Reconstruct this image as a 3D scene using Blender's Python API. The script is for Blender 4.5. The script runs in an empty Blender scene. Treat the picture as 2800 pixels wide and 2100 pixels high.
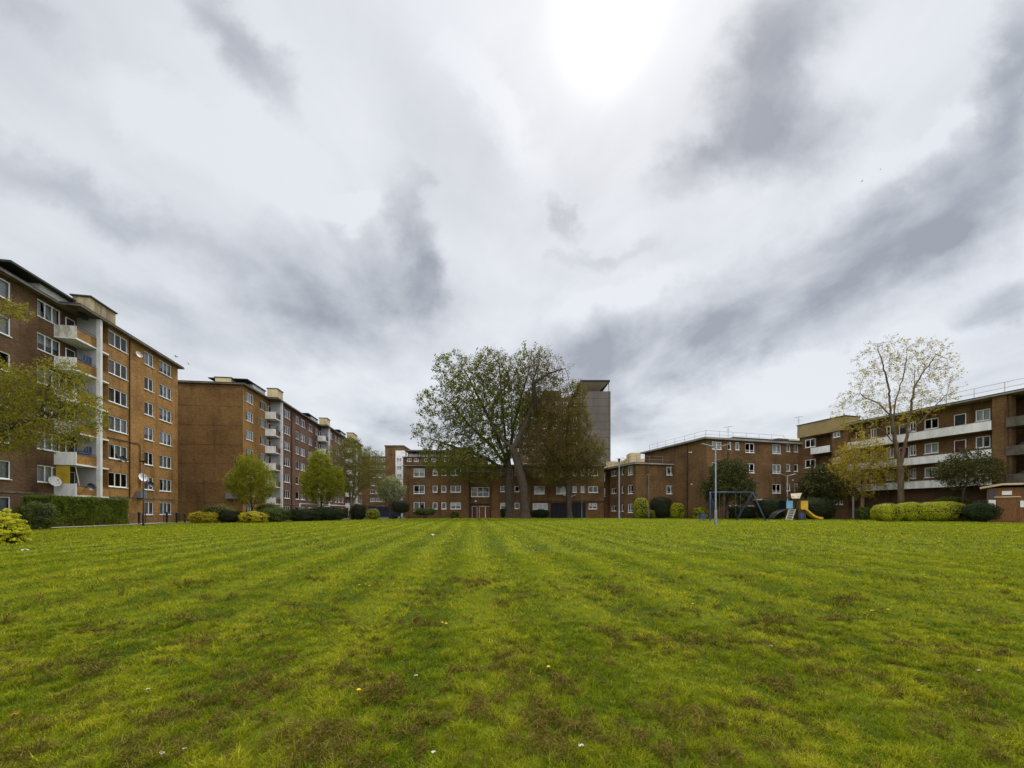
import bpy, math, random
import numpy as np
from mathutils import Vector, Matrix

# ------------------------------------------------------------------ camera, sky, sun, exposure
S = bpy.context.scene
F, CU, HV, CZ = 1150.0, 1400.0, 1405.0, 1.2      # focal length / principal column / horizon row (photo px), eye height (m)
cam = bpy.data.cameras.new("camera"); camo = bpy.data.objects.new("camera", cam); S.collection.objects.link(camo)
camo.location = (0, 0, CZ); camo.rotation_euler = (math.radians(90), 0, 0)
cam.sensor_width = 36; cam.lens = 36 * F / 2800; cam.shift_y = (HV - 1050) / 2800
cam.clip_start = 0.05; cam.clip_end = 3000
S.camera = camo
S.view_settings.view_transform = 'Standard'; S.view_settings.look = 'None'
S.view_settings.gamma = 1; S.view_settings.exposure = 0.9; S.view_settings.use_curve_mapping = False
SUN_EL, SUN_AZ = math.radians(49), math.radians(12.5)      # azimuth clockwise from +Y
sd = Vector((math.sin(SUN_AZ) * math.cos(SUN_EL), math.cos(SUN_AZ) * math.cos(SUN_EL), math.sin(SUN_EL)))
sl = bpy.data.lights.new("sun", 'SUN'); sl.energy = 1.5; sl.angle = math.radians(14); sl.color = (1.0, 0.95, 0.86)
so = bpy.data.objects.new("sun", sl); S.collection.objects.link(so)
so.rotation_euler = (-sd).to_track_quat('-Z', 'Y').to_euler(); so.location = (0, 0, 60)

class NT:
    """small node-tree writer"""
    def __init__(s, t): s.t = t; t.nodes.clear()
    def n(s, typ, **kw):
        nd = s.t.nodes.new(typ)
        for k, v in kw.items():
            if k.startswith('i_'):
                key = k[2:]; key = int(key) if key.isdigit() else key.replace('_', ' ')
                s.put(nd.inputs[key], v)
            else: setattr(nd, k, v)
        return nd
    def put(s, sock, v):
        if isinstance(v, bpy.types.NodeSocket): s.t.links.new(v, sock)
        elif isinstance(v, bpy.types.Node): s.t.links.new(v.outputs[0], sock)
        else: sock.default_value = v
    def m(s, op, a, b=0.0, c=0.0, clamp=False):
        nd = s.t.nodes.new('ShaderNodeMath'); nd.operation = op; nd.use_clamp = clamp
        s.put(nd.inputs[0], a); s.put(nd.inputs[1], b); s.put(nd.inputs[2], c); return nd.outputs[0]
    def vm(s, op, a, b=None, sc=None):
        nd = s.t.nodes.new('ShaderNodeVectorMath'); nd.operation = op
        s.put(nd.inputs[0], a)
        if b is not None: s.put(nd.inputs[1], b)
        if sc is not None: s.put(nd.inputs[3], sc)
        return nd.outputs[1] if op in ('DOT_PRODUCT', 'LENGTH', 'DISTANCE') else nd.outputs[0]
    def mix(s, f, a, b, bt='MIX'):
        nd = s.t.nodes.new('ShaderNodeMix'); nd.data_type = 'RGBA'; nd.blend_type = bt
        s.put(nd.inputs[0], f); s.put(nd.inputs[6], a); s.put(nd.inputs[7], b); return nd.outputs[2]
    def noise(s, vec, scale, detail=4, rough=.55, dist=0.0):
        nd = s.t.nodes.new('ShaderNodeTexNoise'); s.put(nd.inputs['Vector'], vec)
        nd.inputs['Scale'].default_value = scale; nd.inputs['Detail'].default_value = detail
        nd.inputs['Roughness'].default_value = rough; nd.inputs['Distortion'].default_value = dist
        return nd
    def ss(s, x, a, b, lo=0.0, hi=1.0):
        nd = s.t.nodes.new('ShaderNodeMapRange'); nd.interpolation_type = 'SMOOTHSTEP'
        s.put(nd.inputs[0], x)
        for i, v in enumerate((a, b, lo, hi)): s.put(nd.inputs[1 + i], v)
        return nd.outputs[0]

def build_world():
    w = bpy.data.worlds.new("World"); S.world = w; w.use_nodes = True
    N = NT(w.node_tree)
    out = N.n('ShaderNodeOutputWorld'); bg = N.n('ShaderNodeBackground')
    sky = N.n('ShaderNodeTexSky', sky_type='NISHITA', sun_disc=False, sun_elevation=SUN_EL, sun_rotation=SUN_AZ)
    tc = N.n('ShaderNodeTexCoord').outputs['Generated']
    d = N.vm('NORMALIZE', tc)
    sp = N.n('ShaderNodeSeparateXYZ', i_0=d)
    X, Y, Z = sp.outputs
    # cloud deck: directions projected on a plane overhead, streaked along the wind (Y)
    zc = N.m('ADD', N.m('MAXIMUM', Z, 0.0), 0.10)
    px, py = N.m('DIVIDE', X, zc), N.m('DIVIDE', Y, zc)
    deck = N.n('ShaderNodeCombineXYZ', i_0=px, i_1=N.m('MULTIPLY', py, 0.62), i_2=0.0).outputs[0]
    n1 = N.noise(deck, 1.05, 7, .50, .5).outputs[0]
    n2 = N.noise(N.vm('ADD', deck, (7.3, 2.1, 0)), 2.3, 6, .56, .25).outputs[0]
    # banks of cloud ahead, placed by direction (x/y, z/y), edges broken up by the same noise
    ys = N.m('MAXIMUM', Y, 0.02)
    q = N.n('ShaderNodeCombineXYZ', i_0=N.m('DIVIDE', X, ys), i_1=N.m('DIVIDE', Z, ys), i_2=0.0).outputs[0]
    wz = N.noise(q, 2.6, 6, .58)
    wv = N.vm('SUBTRACT', wz.outputs['Color'], (.5, .5, .5))
    wz2 = N.noise(q, 9.0, 5, .6)
    wv2 = N.vm('SUBTRACT', wz2.outputs['Color'], (.5, .5, .5))
    qw = N.vm('ADD', N.vm('ADD', q, N.vm('SCALE', wv, sc=.24)), N.vm('SCALE', wv2, sc=.13))
    banks = [(670, 110, 52, 240, 75, .50), (250, 540, 27, 380, 75, .42), (930, 800, 15, 290, 180, .58), (1135, 700, 78, 190, 55, .40),
             (2120, 150, -58, 250, 130, .58), (2150, 370, -20, 190, 110, .50), (1890, 450, -35, 120, 70, .30),
             (2390, 690, -27, 480, 165, .60), (1760, 990, -14, 300, 150, .55), (2770, 200, 95, 270, 85, .50),
             (1525, 610, 60, 70, 22, .20), (1650, 690, -18, 130, 22, .18), (2740, 850, -20, 140, 55, .35),
             (1180, 1170, 0, 200, 70, .30), (950, 580, 0, 70, 50, -.30), (2300, 1020, -10, 360, 70, -.25), (420, 300, 35, 300, 80, -.18),
             (1500, 1150, 0, 260, 60, .22), (350, 850, 20, 260, 60, .18), (60, 60, 30, 200, 60, .15), (2500, 420, -30, 260, 50, -.22),
             (1700, 800, -20, 180, 40, -.18), (1350, 300, 60, 260, 60, -.15)]
    acc = None
    for (u, v, ang, ra, rb, st) in banks:
        mp = N.n('ShaderNodeMapping', vector_type='TEXTURE')
        N.put(mp.inputs[0], qw)
        mp.inputs['Location'].default_value = ((u - CU) / F, (HV - v) / F, 0)
        mp.inputs['Rotation'].default_value = (0, 0, math.radians(-ang))
        mp.inputs['Scale'].default_value = (ra / F * 1.35, rb / F * 1.35, 1)
        L = N.vm('LENGTH', mp.outputs[0])
        t = N.ss(L, 1.15, 0.1, 0.0, st)
        acc = t if acc is None else N.m('ADD', acc, t)
    fwd = N.ss(Y, .05, .25)
    acc = N.m('MULTIPLY', acc, fwd)
    acc = N.m('MULTIPLY', acc, N.m('ADD', 0.0, N.m('MULTIPLY', n2, 2.0)))
    den = N.m('ADD', N.m('MULTIPLY', N.m('SUBTRACT', n1, .5), .95), N.m('MULTIPLY', N.m('SUBTRACT', n2, .5), .85))
    den = N.m('ADD', N.m('ADD', den, .13), N.m('MULTIPLY', acc, 1.35), clamp=True)
    col = N.mix(den, (.425, .438, .460, 1), (.178, .190, .214, 1))
    # veiled sun: a very bright spot in thin cloud, thickened by the deck
    ct = N.vm('DOT_PRODUCT', d, tuple(sd))
    g1 = N.m('POWER', N.m('MAXIMUM', ct, 0.0), 600.0); g2 = N.m('POWER', N.m('MAXIMUM', ct, 0.0), 30.0)
    thin = N.m('SUBTRACT', 1.15, den)
    gl = N.m('MULTIPLY', N.m('ADD', N.m('MULTIPLY', g1, .34), N.m('MULTIPLY', g2, .030)), thin)
    col = N.mix(1.0, col, N.n('ShaderNodeCombineColor', i_0=gl, i_1=gl, i_2=N.m('MULTIPLY', gl, .96)).outputs[0], 'ADD')
    # added fill light: unseen sky behind the viewer and overhead brightened for the fronts
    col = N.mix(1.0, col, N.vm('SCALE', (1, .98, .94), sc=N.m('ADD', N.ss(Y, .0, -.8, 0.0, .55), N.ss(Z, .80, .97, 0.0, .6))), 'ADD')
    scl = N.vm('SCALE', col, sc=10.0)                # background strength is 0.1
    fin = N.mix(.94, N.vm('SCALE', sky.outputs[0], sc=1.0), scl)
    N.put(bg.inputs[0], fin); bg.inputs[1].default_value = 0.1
    w.node_tree.links.new(bg.outputs[0], out.inputs[0])
    w.cycles.sampling_method = 'MANUAL'; w.cycles.sample_map_resolution = 512
build_world()
S.cycles.max_bounces = 6; S.cycles.diffuse_bounces = 3; S.cycles.glossy_bounces = 2; S.cycles.transmission_bounces = 4
S.cycles.transparent_max_bounces = 8; S.cycles.caustics_reflective = False; S.cycles.caustics_refractive = False
S.cycles.use_denoising = True; S.cycles.sample_clamp_indirect = 4

# ------------------------------------------------------------------ helpers
RNG = random.Random(11)
def sst(x, a=0.0, b=1.0):
    t = min(1, max(0, (x - a) / (b - a))); return t * t * (3 - 2 * t)
def gz(x, y):
    """ground height: the lawn rises gently away from the camera, less on the left"""
    return 0.62 * (1 - math.exp(-max(y, 0) / 25)) - 0.32 * sst(-x, 5, 35) * sst(y, 0, 20)
def P(u, v, Y): return Vector(((u - CU) / F * Y, Y, CZ - (v - HV) / F * Y))
def G(u, Y):
    x = (u - CU) / F * Y; return Vector((x, Y, gz(x, Y)))
def Yg(u, v):
    """depth at which the ground projects to photo row v in column u"""
    Y = 30.0
    for _ in range(60):
        x = (u - CU) / F * Y; Y = .5 * Y + .5 * max(1.0, (CZ - gz(x, Y)) * F / max(v - HV, 2))
    return Y

MATS = {}
def principled(name, col, rough=.8, var=.0, scale=3.0, bump=0.0, metal=0.0, spec=.3, col2=None, stretch=(1, 1, 1), detail=5):
    if name in MATS: return MATS[name]
    m = bpy.data.materials.new(name); m.use_nodes = True; N = NT(m.node_tree)
    out = N.n('ShaderNodeOutputMaterial'); b = N.n('ShaderNodeBsdfPrincipled')
    b.inputs['Roughness'].default_value = rough; b.inputs['Metallic'].default_value = metal; b.inputs['Specular IOR Level'].default_value = spec
    pos = N.n('ShaderNodeNewGeometry').outputs['Position']
    mp = N.n('ShaderNodeMapping'); N.put(mp.inputs[0], pos); mp.inputs['Scale'].default_value = stretch
    nz = N.noise(mp.outputs[0], scale, detail, .6)
    c1 = (*col, 1); c2 = (*(col2 if col2 else tuple(c * (1 - var) for c in col)), 1)
    N.put(b.inputs['Base Color'], N.mix(N.ss(nz.outputs[0], .38, .66), c1, c2))
    if bump:
        bp = N.n('ShaderNodeBump'); bp.inputs['Strength'].default_value = bump; bp.inputs['Distance'].default_value = .02
        N.put(bp.inputs['Height'], nz.outputs[0]); N.put(b.inputs['Normal'], bp.outputs[0])
    N.put(out.inputs[0], b.outputs[0]); MATS[name] = m; return m

def brick(name, c1, c2, mort, stain=.35):
    if name in MATS: return MATS[name]
    m = bpy.data.materials.new(name); m.use_nodes = True; N = NT(m.node_tree)
    out = N.n('ShaderNodeOutputMaterial'); b = N.n('ShaderNodeBsdfPrincipled')
    b.inputs['Roughness'].default_value = .9; b.inputs['Specular IOR Level'].default_value = .2
    g = N.n('ShaderNodeNewGeometry')
    t = N.vm('CROSS_PRODUCT', g.outputs['True Normal'], (0, 0, 1))
    along = N.vm('DOT_PRODUCT', g.outputs['Position'], t)
    z = N.n('ShaderNodeSeparateXYZ', i_0=g.outputs['Position']).outputs[2]
    v = N.n('ShaderNodeCombineXYZ', i_0=along, i_1=z, i_2=0.0).outputs[0]
    bt = N.n('ShaderNodeTexBrick'); N.put(bt.inputs['Vector'], v)
    bt.inputs['Scale'].default_value = 1.0; bt.inputs['Brick Width'].default_value = .225; bt.inputs['Row Height'].default_value = .075
    bt.inputs['Mortar Size'].default_value = .008; bt.inputs['Mortar Smooth'].default_value = .2; bt.inputs['Bias'].default_value = 0
    bt.inputs['Color1'].default_value = (*c1, 1); bt.inputs['Color2'].default_value = (*c2, 1); bt.inputs['Mortar'].default_value = (*mort, 1)
    # patches, single dark headers and rain streaks
    n1 = N.noise(v, .35, 5, .6).outputs[0]
    st = N.n('ShaderNodeMapping'); N.put(st.inputs[0], v); st.inputs['Scale'].default_value = (4.0, 16.0, 1)
    n2 = N.noise(st.outputs[0], 1.0, 3, .7).outputs[0]
    sk = N.n('ShaderNodeMapping'); N.put(sk.inputs[0], v); sk.inputs['Scale'].default_value = (1.6, .12, 1)
    n3 = N.noise(sk.outputs[0], 1.0, 4, .6).outputs[0]
    f = N.m('MULTIPLY', N.m('SUBTRACT', 1.0, N.m('MULTIPLY', N.ss(n1, .4, .7), stain)), N.m('ADD', .42, N.m('MULTIPLY', N.m('ADD', n2, N.noise(v, 1.3, 6, .7).outputs[0]), .58)))
    f = N.m('MULTIPLY', f, N.m('SUBTRACT', 1.0, N.m('MULTIPLY', N.ss(n3, .5, .75), stain * 1.1)))
    N.put(b.inputs['Base Color'], N.vm('SCALE', bt.outputs[0], sc=f))
    bp = N.n('ShaderNodeBump'); bp.inputs['Strength'].default_value = .5; bp.inputs['Distance'].default_value = .01
    N.put(bp.inputs['Height'], N.m('SUBTRACT', n2, bt.outputs['Fac'])); N.put(b.inputs['Normal'], bp.outputs[0])
    N.put(out.inputs[0], b.outputs[0]); MATS[name] = m; return m

def leafmat(name, c1, c2, trans=.35, rough=.6, c3=None, spec=.18):
    if name in MATS: return MATS[name]
    m = bpy.data.materials.new(name); m.use_nodes = True; N = NT(m.node_tree)
    out = N.n('ShaderNodeOutputMaterial')
    g = N.n('ShaderNodeNewGeometry')
    nz = N.noise(g.outputs['Position'], 1.1, 3, .6).outputs[0]
    r = g.outputs['Random Per Island']
    col = N.mix(N.m('ADD', N.m('MULTIPLY', r, .55), N.m('MULTIPLY', N.ss(nz, .35, .65), .45)), (*c1, 1), (*c2, 1))
    if c3: col = N.mix(N.ss(r, .72, .9), col, (*c3, 1))
    b = N.n('ShaderNodeBsdfPrincipled'); b.inputs['Roughness'].default_value = rough; b.inputs['Specular IOR Level'].default_value = spec
    N.put(b.inputs['Base Color'], col)
    tr = N.n('ShaderNodeBsdfTranslucent'); N.put(tr.inputs[0], N.mix(1.0, col, (1.25, 1.3, .6, 1), 'MULTIPLY'))
    mx = N.n('ShaderNodeMixShader'); mx.inputs[0].default_value = trans
    N.put(mx.inputs[1], b.outputs[0]); N.put(mx.inputs[2], tr.outputs[0]); N.put(out.inputs[0], mx.outputs[0])
    MATS[name] = m; return m

def glassmat():
    m = bpy.data.materials.new('window_glass'); m.use_nodes = True; N = NT(m.node_tree)
    out = N.n('ShaderNodeOutputMaterial'); t = N.n('ShaderNodeBsdfTransparent'); gsy = N.n('ShaderNodeBsdfGlossy')
    t.inputs[0].default_value = (.86, .9, .9, 1); gsy.inputs['Roughness'].default_value = .04
    fr = N.n('ShaderNodeFresnel'); fr.inputs[0].default_value = 1.38
    nz = N.noise(N.n('ShaderNodeNewGeometry').outputs['Position'], 2.5, 2)
    bp = N.n('ShaderNodeBump'); bp.inputs['Strength'].default_value = .06; N.put(bp.inputs['Height'], nz.outputs[0]); N.put(gsy.inputs['Normal'], bp.outputs[0])
    mx = N.n('ShaderNodeMixShader'); N.put(mx.inputs[0], N.m('ADD', fr.outputs[0], .02)); N.put(mx.inputs[1], t.outputs[0]); N.put(mx.inputs[2], gsy.outputs[0])
    N.put(out.inputs[0], mx.outputs[0]); return m
GLASS = glassmat()
BY = brick('yellow_brown_brick', (.46, .234, .062), (.27, .137, .038), (.28, .18, .085))
BE = brick('end_wall_brick', (.245, .130, .044), (.145, .076, .027), (.17, .115, .05), .3)
BB = brick('dark_brown_brick', (.180, .095, .045), (.108, .060, .032), (.13, .095, .06))
BR = brick('red_brick', (.19, .092, .052), (.125, .062, .038), (.15, .10, .075))
BD = brick('brown_stock_brick', (.215, .115, .048), (.130, .070, .031), (.17, .12, .06), .4)
BO = brick('orange_brick', (.27, .125, .045), (.19, .090, .036), (.20, .14, .07))
WHITE = principled('white_paint', (.74, .74, .73), .55, .18, 1.3)
UPVC = principled('window_plastic', (.88, .88, .88), .35, .05)
PANEL = principled('weathered_white_panel', (.86, .86, .84), .7, .22, 1.7, stretch=(1, 1, .35))
DIRTYW = principled('stained_white_panel', (.70, .69, .65), .8, .5, 1.6, stretch=(1.5, 1.5, .5), col2=(.36, .33, .27))
RENDER = principled('grey_render', (.42, .415, .43), .85, .25, .8)
CREAM = principled('cream_render', (.62, .50, .29), .85, .3, .7, stretch=(1, 1, .3))
CREAMG = principled('stained_cream_render', (.44, .36, .22), .85, .6, .9, stretch=(1.2, 1.2, .2))
OCHRE = principled('ochre_render', (.36, .27, .12), .85, .25, .5)
FASCIA = principled('roof_fascia', (.17, .145, .11), .8, .5, 1.2)
DARKROOF = principled('roof_felt', (.045, .045, .047), .85, .3)
TCONC = principled('tower_concrete', (.150, .132, .110), .9, .25, .25, stretch=(1, 1, .3))
CONC = principled('concrete', (.30, .28, .25), .9, .35, .5, stretch=(1, 1, .25))
DARK = principled('dark_paint', (.03, .03, .035), .6, .3)
NAVY = principled('navy_paint', (.007, .008, .014), .6, .3)
REDP = principled('dark_red_paint', (.09, .022, .02), .55, .3)
BROWND = principled('brown_varnished_timber', (.20, .085, .025), .6, .4, 4, stretch=(6, 6, .6))
GALV = principled('galvanised_steel', (.25, .28, .30), .45, .3, 6, metal=.35)
BLACKM = principled('black_metal', (.022, .022, .024), .45, .2)
BLUEM = principled('faded_blue_paint', (.045, .085, .20), .45, .45, 5)
NET = principled('net_curtain', (.62, .62, .64), .9, .2, 5)
DRAPE = principled('heavy_curtain', (.33, .28, .26), .9, .3, 3)
DISH = principled('dish_grey', (.55, .56, .57), .5, .2)
BARK = principled('bark', (.070, .054, .038), .95, .5, 7, .8, stretch=(1, 1, .3))
BARK2 = principled('pale_bark', (.20, .15, .085), .95, .5, 7, .6, stretch=(1, 1, .3), col2=(.11, .09, .05))

COL = S.collection
def tag(o, label=None, cat=None, group=None, kind=None):
    if label: o['label'] = label
    if cat: o['category'] = cat
    if group: o['group'] = group
    if kind: o['kind'] = kind
    return o
def empty(name, loc, label, cat, group=None):
    o = bpy.data.objects.new(name, None); COL.objects.link(o); o.location = loc; o.empty_display_size = .3
    return tag(o, label, cat, group)
def wloc(o):
    v = Vector((0, 0, 0))
    while o is not None: v += o.location; o = o.parent
    return v
class Fr:
    """a building's own axes: x along the facade (left to right seen from outside), y inwards"""
    def __init__(s, O, dx):
        l = math.hypot(*dx); s.O = O; s.dx = (dx[0] / l, dx[1] / l); s.dy = (-s.dx[1], s.dx[0]); s.ang = math.atan2(s.dx[1], s.dx[0])
    def W(s, x, y, z): return Vector((s.O[0] + x * s.dx[0] + y * s.dy[0], s.O[1] + x * s.dx[1] + y * s.dy[1], z))
    def ux(s, u, y=0.0):
        a = (u - CU) / F
        return (a * (s.O[1] + y * s.dy[1]) - s.O[0] - y * s.dy[0]) / (s.dx[0] - a * s.dx[1])
    def z(s, v, x, y=0.0): return CZ - (v - HV) / F * s.W(x, y, 0)[1]
WORLD = Fr((0, 0), (1, 0))
class MB:
    def __init__(s): s.v = []; s.f = []; s.mi = []
    def quad(s, pts, m=0):
        n = len(s.v); s.v += [tuple(p) for p in pts]; s.f.append(tuple(range(n, n + len(pts)))); s.mi.append(m)
    def box(s, fr, x0, x1, y0, y1, z0, z1, m=0):
        n = len(s.v)
        for z in (z0, z1):
            for x, y in ((x0, y0), (x1, y0), (x1, y1), (x0, y1)): s.v.append(tuple(fr.W(x, y, z)))
        for f in ((0, 3, 2, 1), (4, 5, 6, 7), (0, 1, 5, 4), (1, 2, 6, 5), (2, 3, 7, 6), (3, 0, 4, 7)):
            s.f.append(tuple(n + i for i in f)); s.mi.append(m)
    def tube(s, pts, rad, n=8, m=0, cap=True):
        pts = [Vector(p) for p in pts]; base = len(s.v); ref = None
        if not hasattr(rad, '__len__'): rad = [rad] * len(pts)
        for i, p in enumerate(pts):
            t = (pts[min(i + 1, len(pts) - 1)] - pts[max(i - 1, 0)])
            t = t.normalized() if t.length > 1e-9 else Vector((0, 0, 1))
            if ref is None: ref = Vector((1, 0, 0)) if abs(t.x) < .8 else Vector((0, 1, 0))
            a = (ref - t * ref.dot(t)).normalized(); ref = a; b = t.cross(a)
            for k in range(n):
                th = 2 * math.pi * k / n; s.v.append(tuple(p + (a * math.cos(th) + b * math.sin(th)) * rad[i]))
        for i in range(len(pts) - 1):
            for k in range(n):
                a0 = base + i * n + k; b0 = base + i * n + (k + 1) % n
                s.f.append((a0, b0, b0 + n, a0 + n)); s.mi.append(m)
        if cap:
            s.f.append(tuple(base + k for k in reversed(range(n)))); s.mi.append(m)
            s.f.append(tuple(base + (len(pts) - 1) * n + k for k in range(n))); s.mi.append(m)
    def build(s, name, mats, parent=None, smooth=False, loc=None):
        me = bpy.data.meshes.new(name)
        off = wloc(parent) if parent is not None else Vector((0, 0, 0))
        if loc is not None: off = off + Vector(loc)
        me.from_pydata([(a - off.x, b - off.y, c - off.z) for a, b, c in s.v], [], s.f)
        mats = mats if isinstance(mats, (list, tuple)) else [mats]
        for m in mats: me.materials.append(m)
        me.polygons.foreach_set('material_index', s.mi)
        if smooth: me.polygons.foreach_set('use_smooth', [True] * len(me.polygons))
        me.update()
        o = bpy.data.objects.new(name, me); COL.objects.link(o); o.parent = parent
        if loc is not None: o.location = loc
        return o
def np_mesh(name, V, Fq, mats, parent=None, mi=None, smooth=False, loc=None, col=None):
    """V (n,3), Fq (m,k) all faces of the same size"""
    me = bpy.data.meshes.new(name); n, m, k = len(V), len(Fq), Fq.shape[1]
    off = np.array(wloc(parent) if parent is not None else (0, 0, 0)) + (np.array(loc) if loc is not None else 0)
    me.vertices.add(n); me.vertices.foreach_set('co', (V - off).astype(np.float32).ravel())
    me.loops.add(m * k); me.loops.foreach_set('vertex_index', Fq.astype(np.int32).ravel())
    me.polygons.add(m); me.polygons.foreach_set('loop_start', np.arange(0, m * k, k, dtype=np.int32))
    me.polygons.foreach_set('loop_total', np.full(m, k, dtype=np.int32))
    for mm in (mats if isinstance(mats, (list, tuple)) else [mats]): me.materials.append(mm)
    if mi is not None: me.polygons.foreach_set('material_index', mi.astype(np.int32))
    if smooth: me.polygons.foreach_set('use_smooth', np.ones(m, dtype=bool))
    if col is not None:
        at = me.attributes.new('tint', 'FLOAT_COLOR', 'POINT'); at.data.foreach_set('color', col.astype(np.float32).ravel())
    me.update(calc_edges=True)
    o = bpy.data.objects.new(name, me); COL.objects.link(o); o.parent = parent
    if loc is not None: o.location = loc
    return o

# ---------------------------------------------------------------- walls and windows
def facade(mb, fr, x0, x1, z0, z1, y, ops, m=0, rev=.12):
    xs = sorted({x0, x1, *[a for o in ops for a in (o[0], o[0] + o[2])]}); zs = sorted({z0, z1, *[a for o in ops for a in (o[1], o[1] + o[3])]})
    xs = [x for x in xs if x0 - 1e-6 <= x <= x1 + 1e-6]; zs = [z for z in zs if z0 - 1e-6 <= z <= z1 + 1e-6]
    for i in range(len(xs) - 1):
        for j in range(len(zs) - 1):
            cx, cz = (xs[i] + xs[i + 1]) / 2, (zs[j] + zs[j + 1]) / 2
            if any(o[0] < cx < o[0] + o[2] and o[1] < cz < o[1] + o[3] for o in ops): continue
            mb.quad([fr.W(xs[i], y, zs[j]), fr.W(xs[i + 1], y, zs[j]), fr.W(xs[i + 1], y, zs[j + 1]), fr.W(xs[i], y, zs[j + 1])], m)
    for (x, z, w, h, *_) in ops:
        a, b, c, d = (x, z), (x + w, z), (x + w, z + h), (x, z + h)
        for p, q in ((a, b), (b, c), (c, d), (d, a)):
            mb.quad([fr.W(p[0], y, p[1]), fr.W(p[0], y + rev, p[1]), fr.W(q[0], y + rev, q[1]), fr.W(q[0], y, q[1])], m)
WC = {}
def win_meshes(w, h, kind, t):
    key = (round(w, 2), round(h, 2), kind, t)
    if key in WC: return WC[key]
    fr = WORLD; f = MB()
    cols = int(kind[0]); bars = [0.0]
    f.box(fr, 0, w, -.03, .04, 0, t); f.box(fr, 0, w, -.03, .04, h - t, h)
    f.box(fr, 0, t, -.03, .04, t, h - t); f.box(fr, w - t, w, -.03, .04, t, h - t)
    iw = w - 2 * t
    for c in range(1, cols):
        xc = t + iw * c / cols; f.box(fr, xc - t * .45, xc + t * .45, -.027, .037, t, h - t)
    if 'b' in kind:                                # a row of small lights at the bottom
        zb = t + (h - 2 * t) * .20
        for c in range(cols):
            xa = t + iw * c / cols + (t * .45 if c else 0); xb = t + iw * (c + 1) / cols - (t * .45 if c < cols - 1 else 0)
            f.box(fr, xa, xb, -.025, .035, zb - t * .3, zb + t * .3)
    if 'g' in kind:
        zb = h * .5; f.box(fr, t, w - t, -.023, .033, zb - .03, zb + .03)
    if 't' in kind:                                # an opening light with a deeper sash in the first column
        f.box(fr, t, t + iw / cols - t * .45, -.045, -.03, h * .66, h * .70)
    f.box(fr, -.03, w + .03, -.15, -.031, -.05, .01)  # sill
    def mk(mb, name, mats):
        me = bpy.data.meshes.new(name); me.from_pydata(mb.v, [], mb.f)
        for m in mats: me.materials.append(m)
        me.update(); return me
    g = MB(); g.quad([(t * .5, 0, t * .5), (w - t * .5, 0, t * .5), (w - t * .5, 0, h - t * .5), (t * .5, 0, h - t * .5)])
    def cur(a, b, zt, zb, mat):
        c = MB(); n = max(4, int((b - a) / .09))
        for i in range(n):
            xa, xb = a + (b - a) * i / n, a + (b - a) * (i + 1) / n; ya, yb = (.16, .20) if i % 2 else (.20, .16)
            c.quad([(xa, ya, zb), (xb, yb, zb), (xb, yb, zt), (xa, ya, zt)])
        return c
    curs = []
    c = cur(0, w, h, -.05, NET); curs.append(mk(c, 'curtain', [NET]))
    c = cur(0, w, h, h * .45, NET); curs.append(mk(c, 'curtain', [NET]))
    c = cur(0, w * .28, h, -.05, NET); c2 = cur(w * .74, w, h, -.05, NET)
    n = len(c.v); c.v += c2.v; c.f += [tuple(i + n for i in q) for q in c2.f]; c.f.append((n - 2, n, n + 3, n - 1)); c.mi.append(0); curs.append(mk(c, 'curtain', [NET]))
    c = cur(0, w * .55, h, -.05, DRAPE); curs.append(mk(c, 'curtain', [DRAPE]))
    WC[key] = (mk(f, 'window', [UPVC]), mk(g, 'pane', [GLASS]), curs); return WC[key]
def window(root, fr, x, z, w, h, y, kind, curtain=None, t=.09, name='window'):
    f, g, cs = win_meshes(w, h, kind, t)
    o = bpy.data.objects.new(name, f); COL.objects.link(o); o.parent = root
    o.location = fr.W(x, y + .085, z) - wloc(root); o.rotation_euler = (0, 0, fr.ang)
    p = bpy.data.objects.new('pane', g); COL.objects.link(p); p.parent = o
    if curtain is None: curtain = RNG.choice([0, 1, 2, 2, 3, -1, -1, 0])
    if curtain >= 0:
        c = bpy.data.objects.new('curtain', cs[curtain]); COL.objects.link(c); c.parent = o
    return o
def wall_windows(mb, root, fr, x0, x1, z0, z1, y, ops, m=0, t=.09):
    facade(mb, fr, x0, x1, z0, z1, y, ops, m)
    for o in ops: window(root, fr, o[0], o[1], o[2], o[3], y, o[4], o[5] if len(o) > 5 else None, t)
def door(root, fr, x, z, w, h, y, mat, frame=UPVC, name='door'):
    d = MB(); d.box(fr, x + .05, x + w - .05, y + .05, y + .09, z, z + h - .05)
    for k in (.12, .55): d.box(fr, x + .17, x + w - .17, y + .035, y + .05, z + h * k, z + h * (k + .33))
    o = d.build(name, mat, root)
    f = MB(); f.box(fr, x, x + .05, y + .03, y + .1, z, z + h); f.box(fr, x + w - .05, x + w, y + .03, y + .1, z, z + h); f.box(fr, x + .05, x + w - .05, y + .03, y + .1, z + h - .05, z + h)
    f.build('door_frame', frame, o)
    k = MB(); k.box(fr, x + w - .16, x + w - .12, y + .0, y + .05, z + 1.0, z + 1.12); k.build('handle', GALV, o)
    return o
def rail(root, fr, pts, h=1.0, name='roof_rail', mat=GALV, step=2.2, r=.022):
    b = MB(); pts = [fr.W(*p) for p in pts]
    for a, c in zip(pts[:-1], pts[1:]):
        n = max(1, round((c - a).length / step))
        for zz in (h, h * .5): b.tube([a + Vector((0, 0, zz)), c + Vector((0, 0, zz))], r * .8, 5)
        for i in range(n + 1):
            p = a.lerp(c, i / n); b.tube([p, p + Vector((0, 0, h))], r, 5)
    return b.build(name, mat, root)
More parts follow.
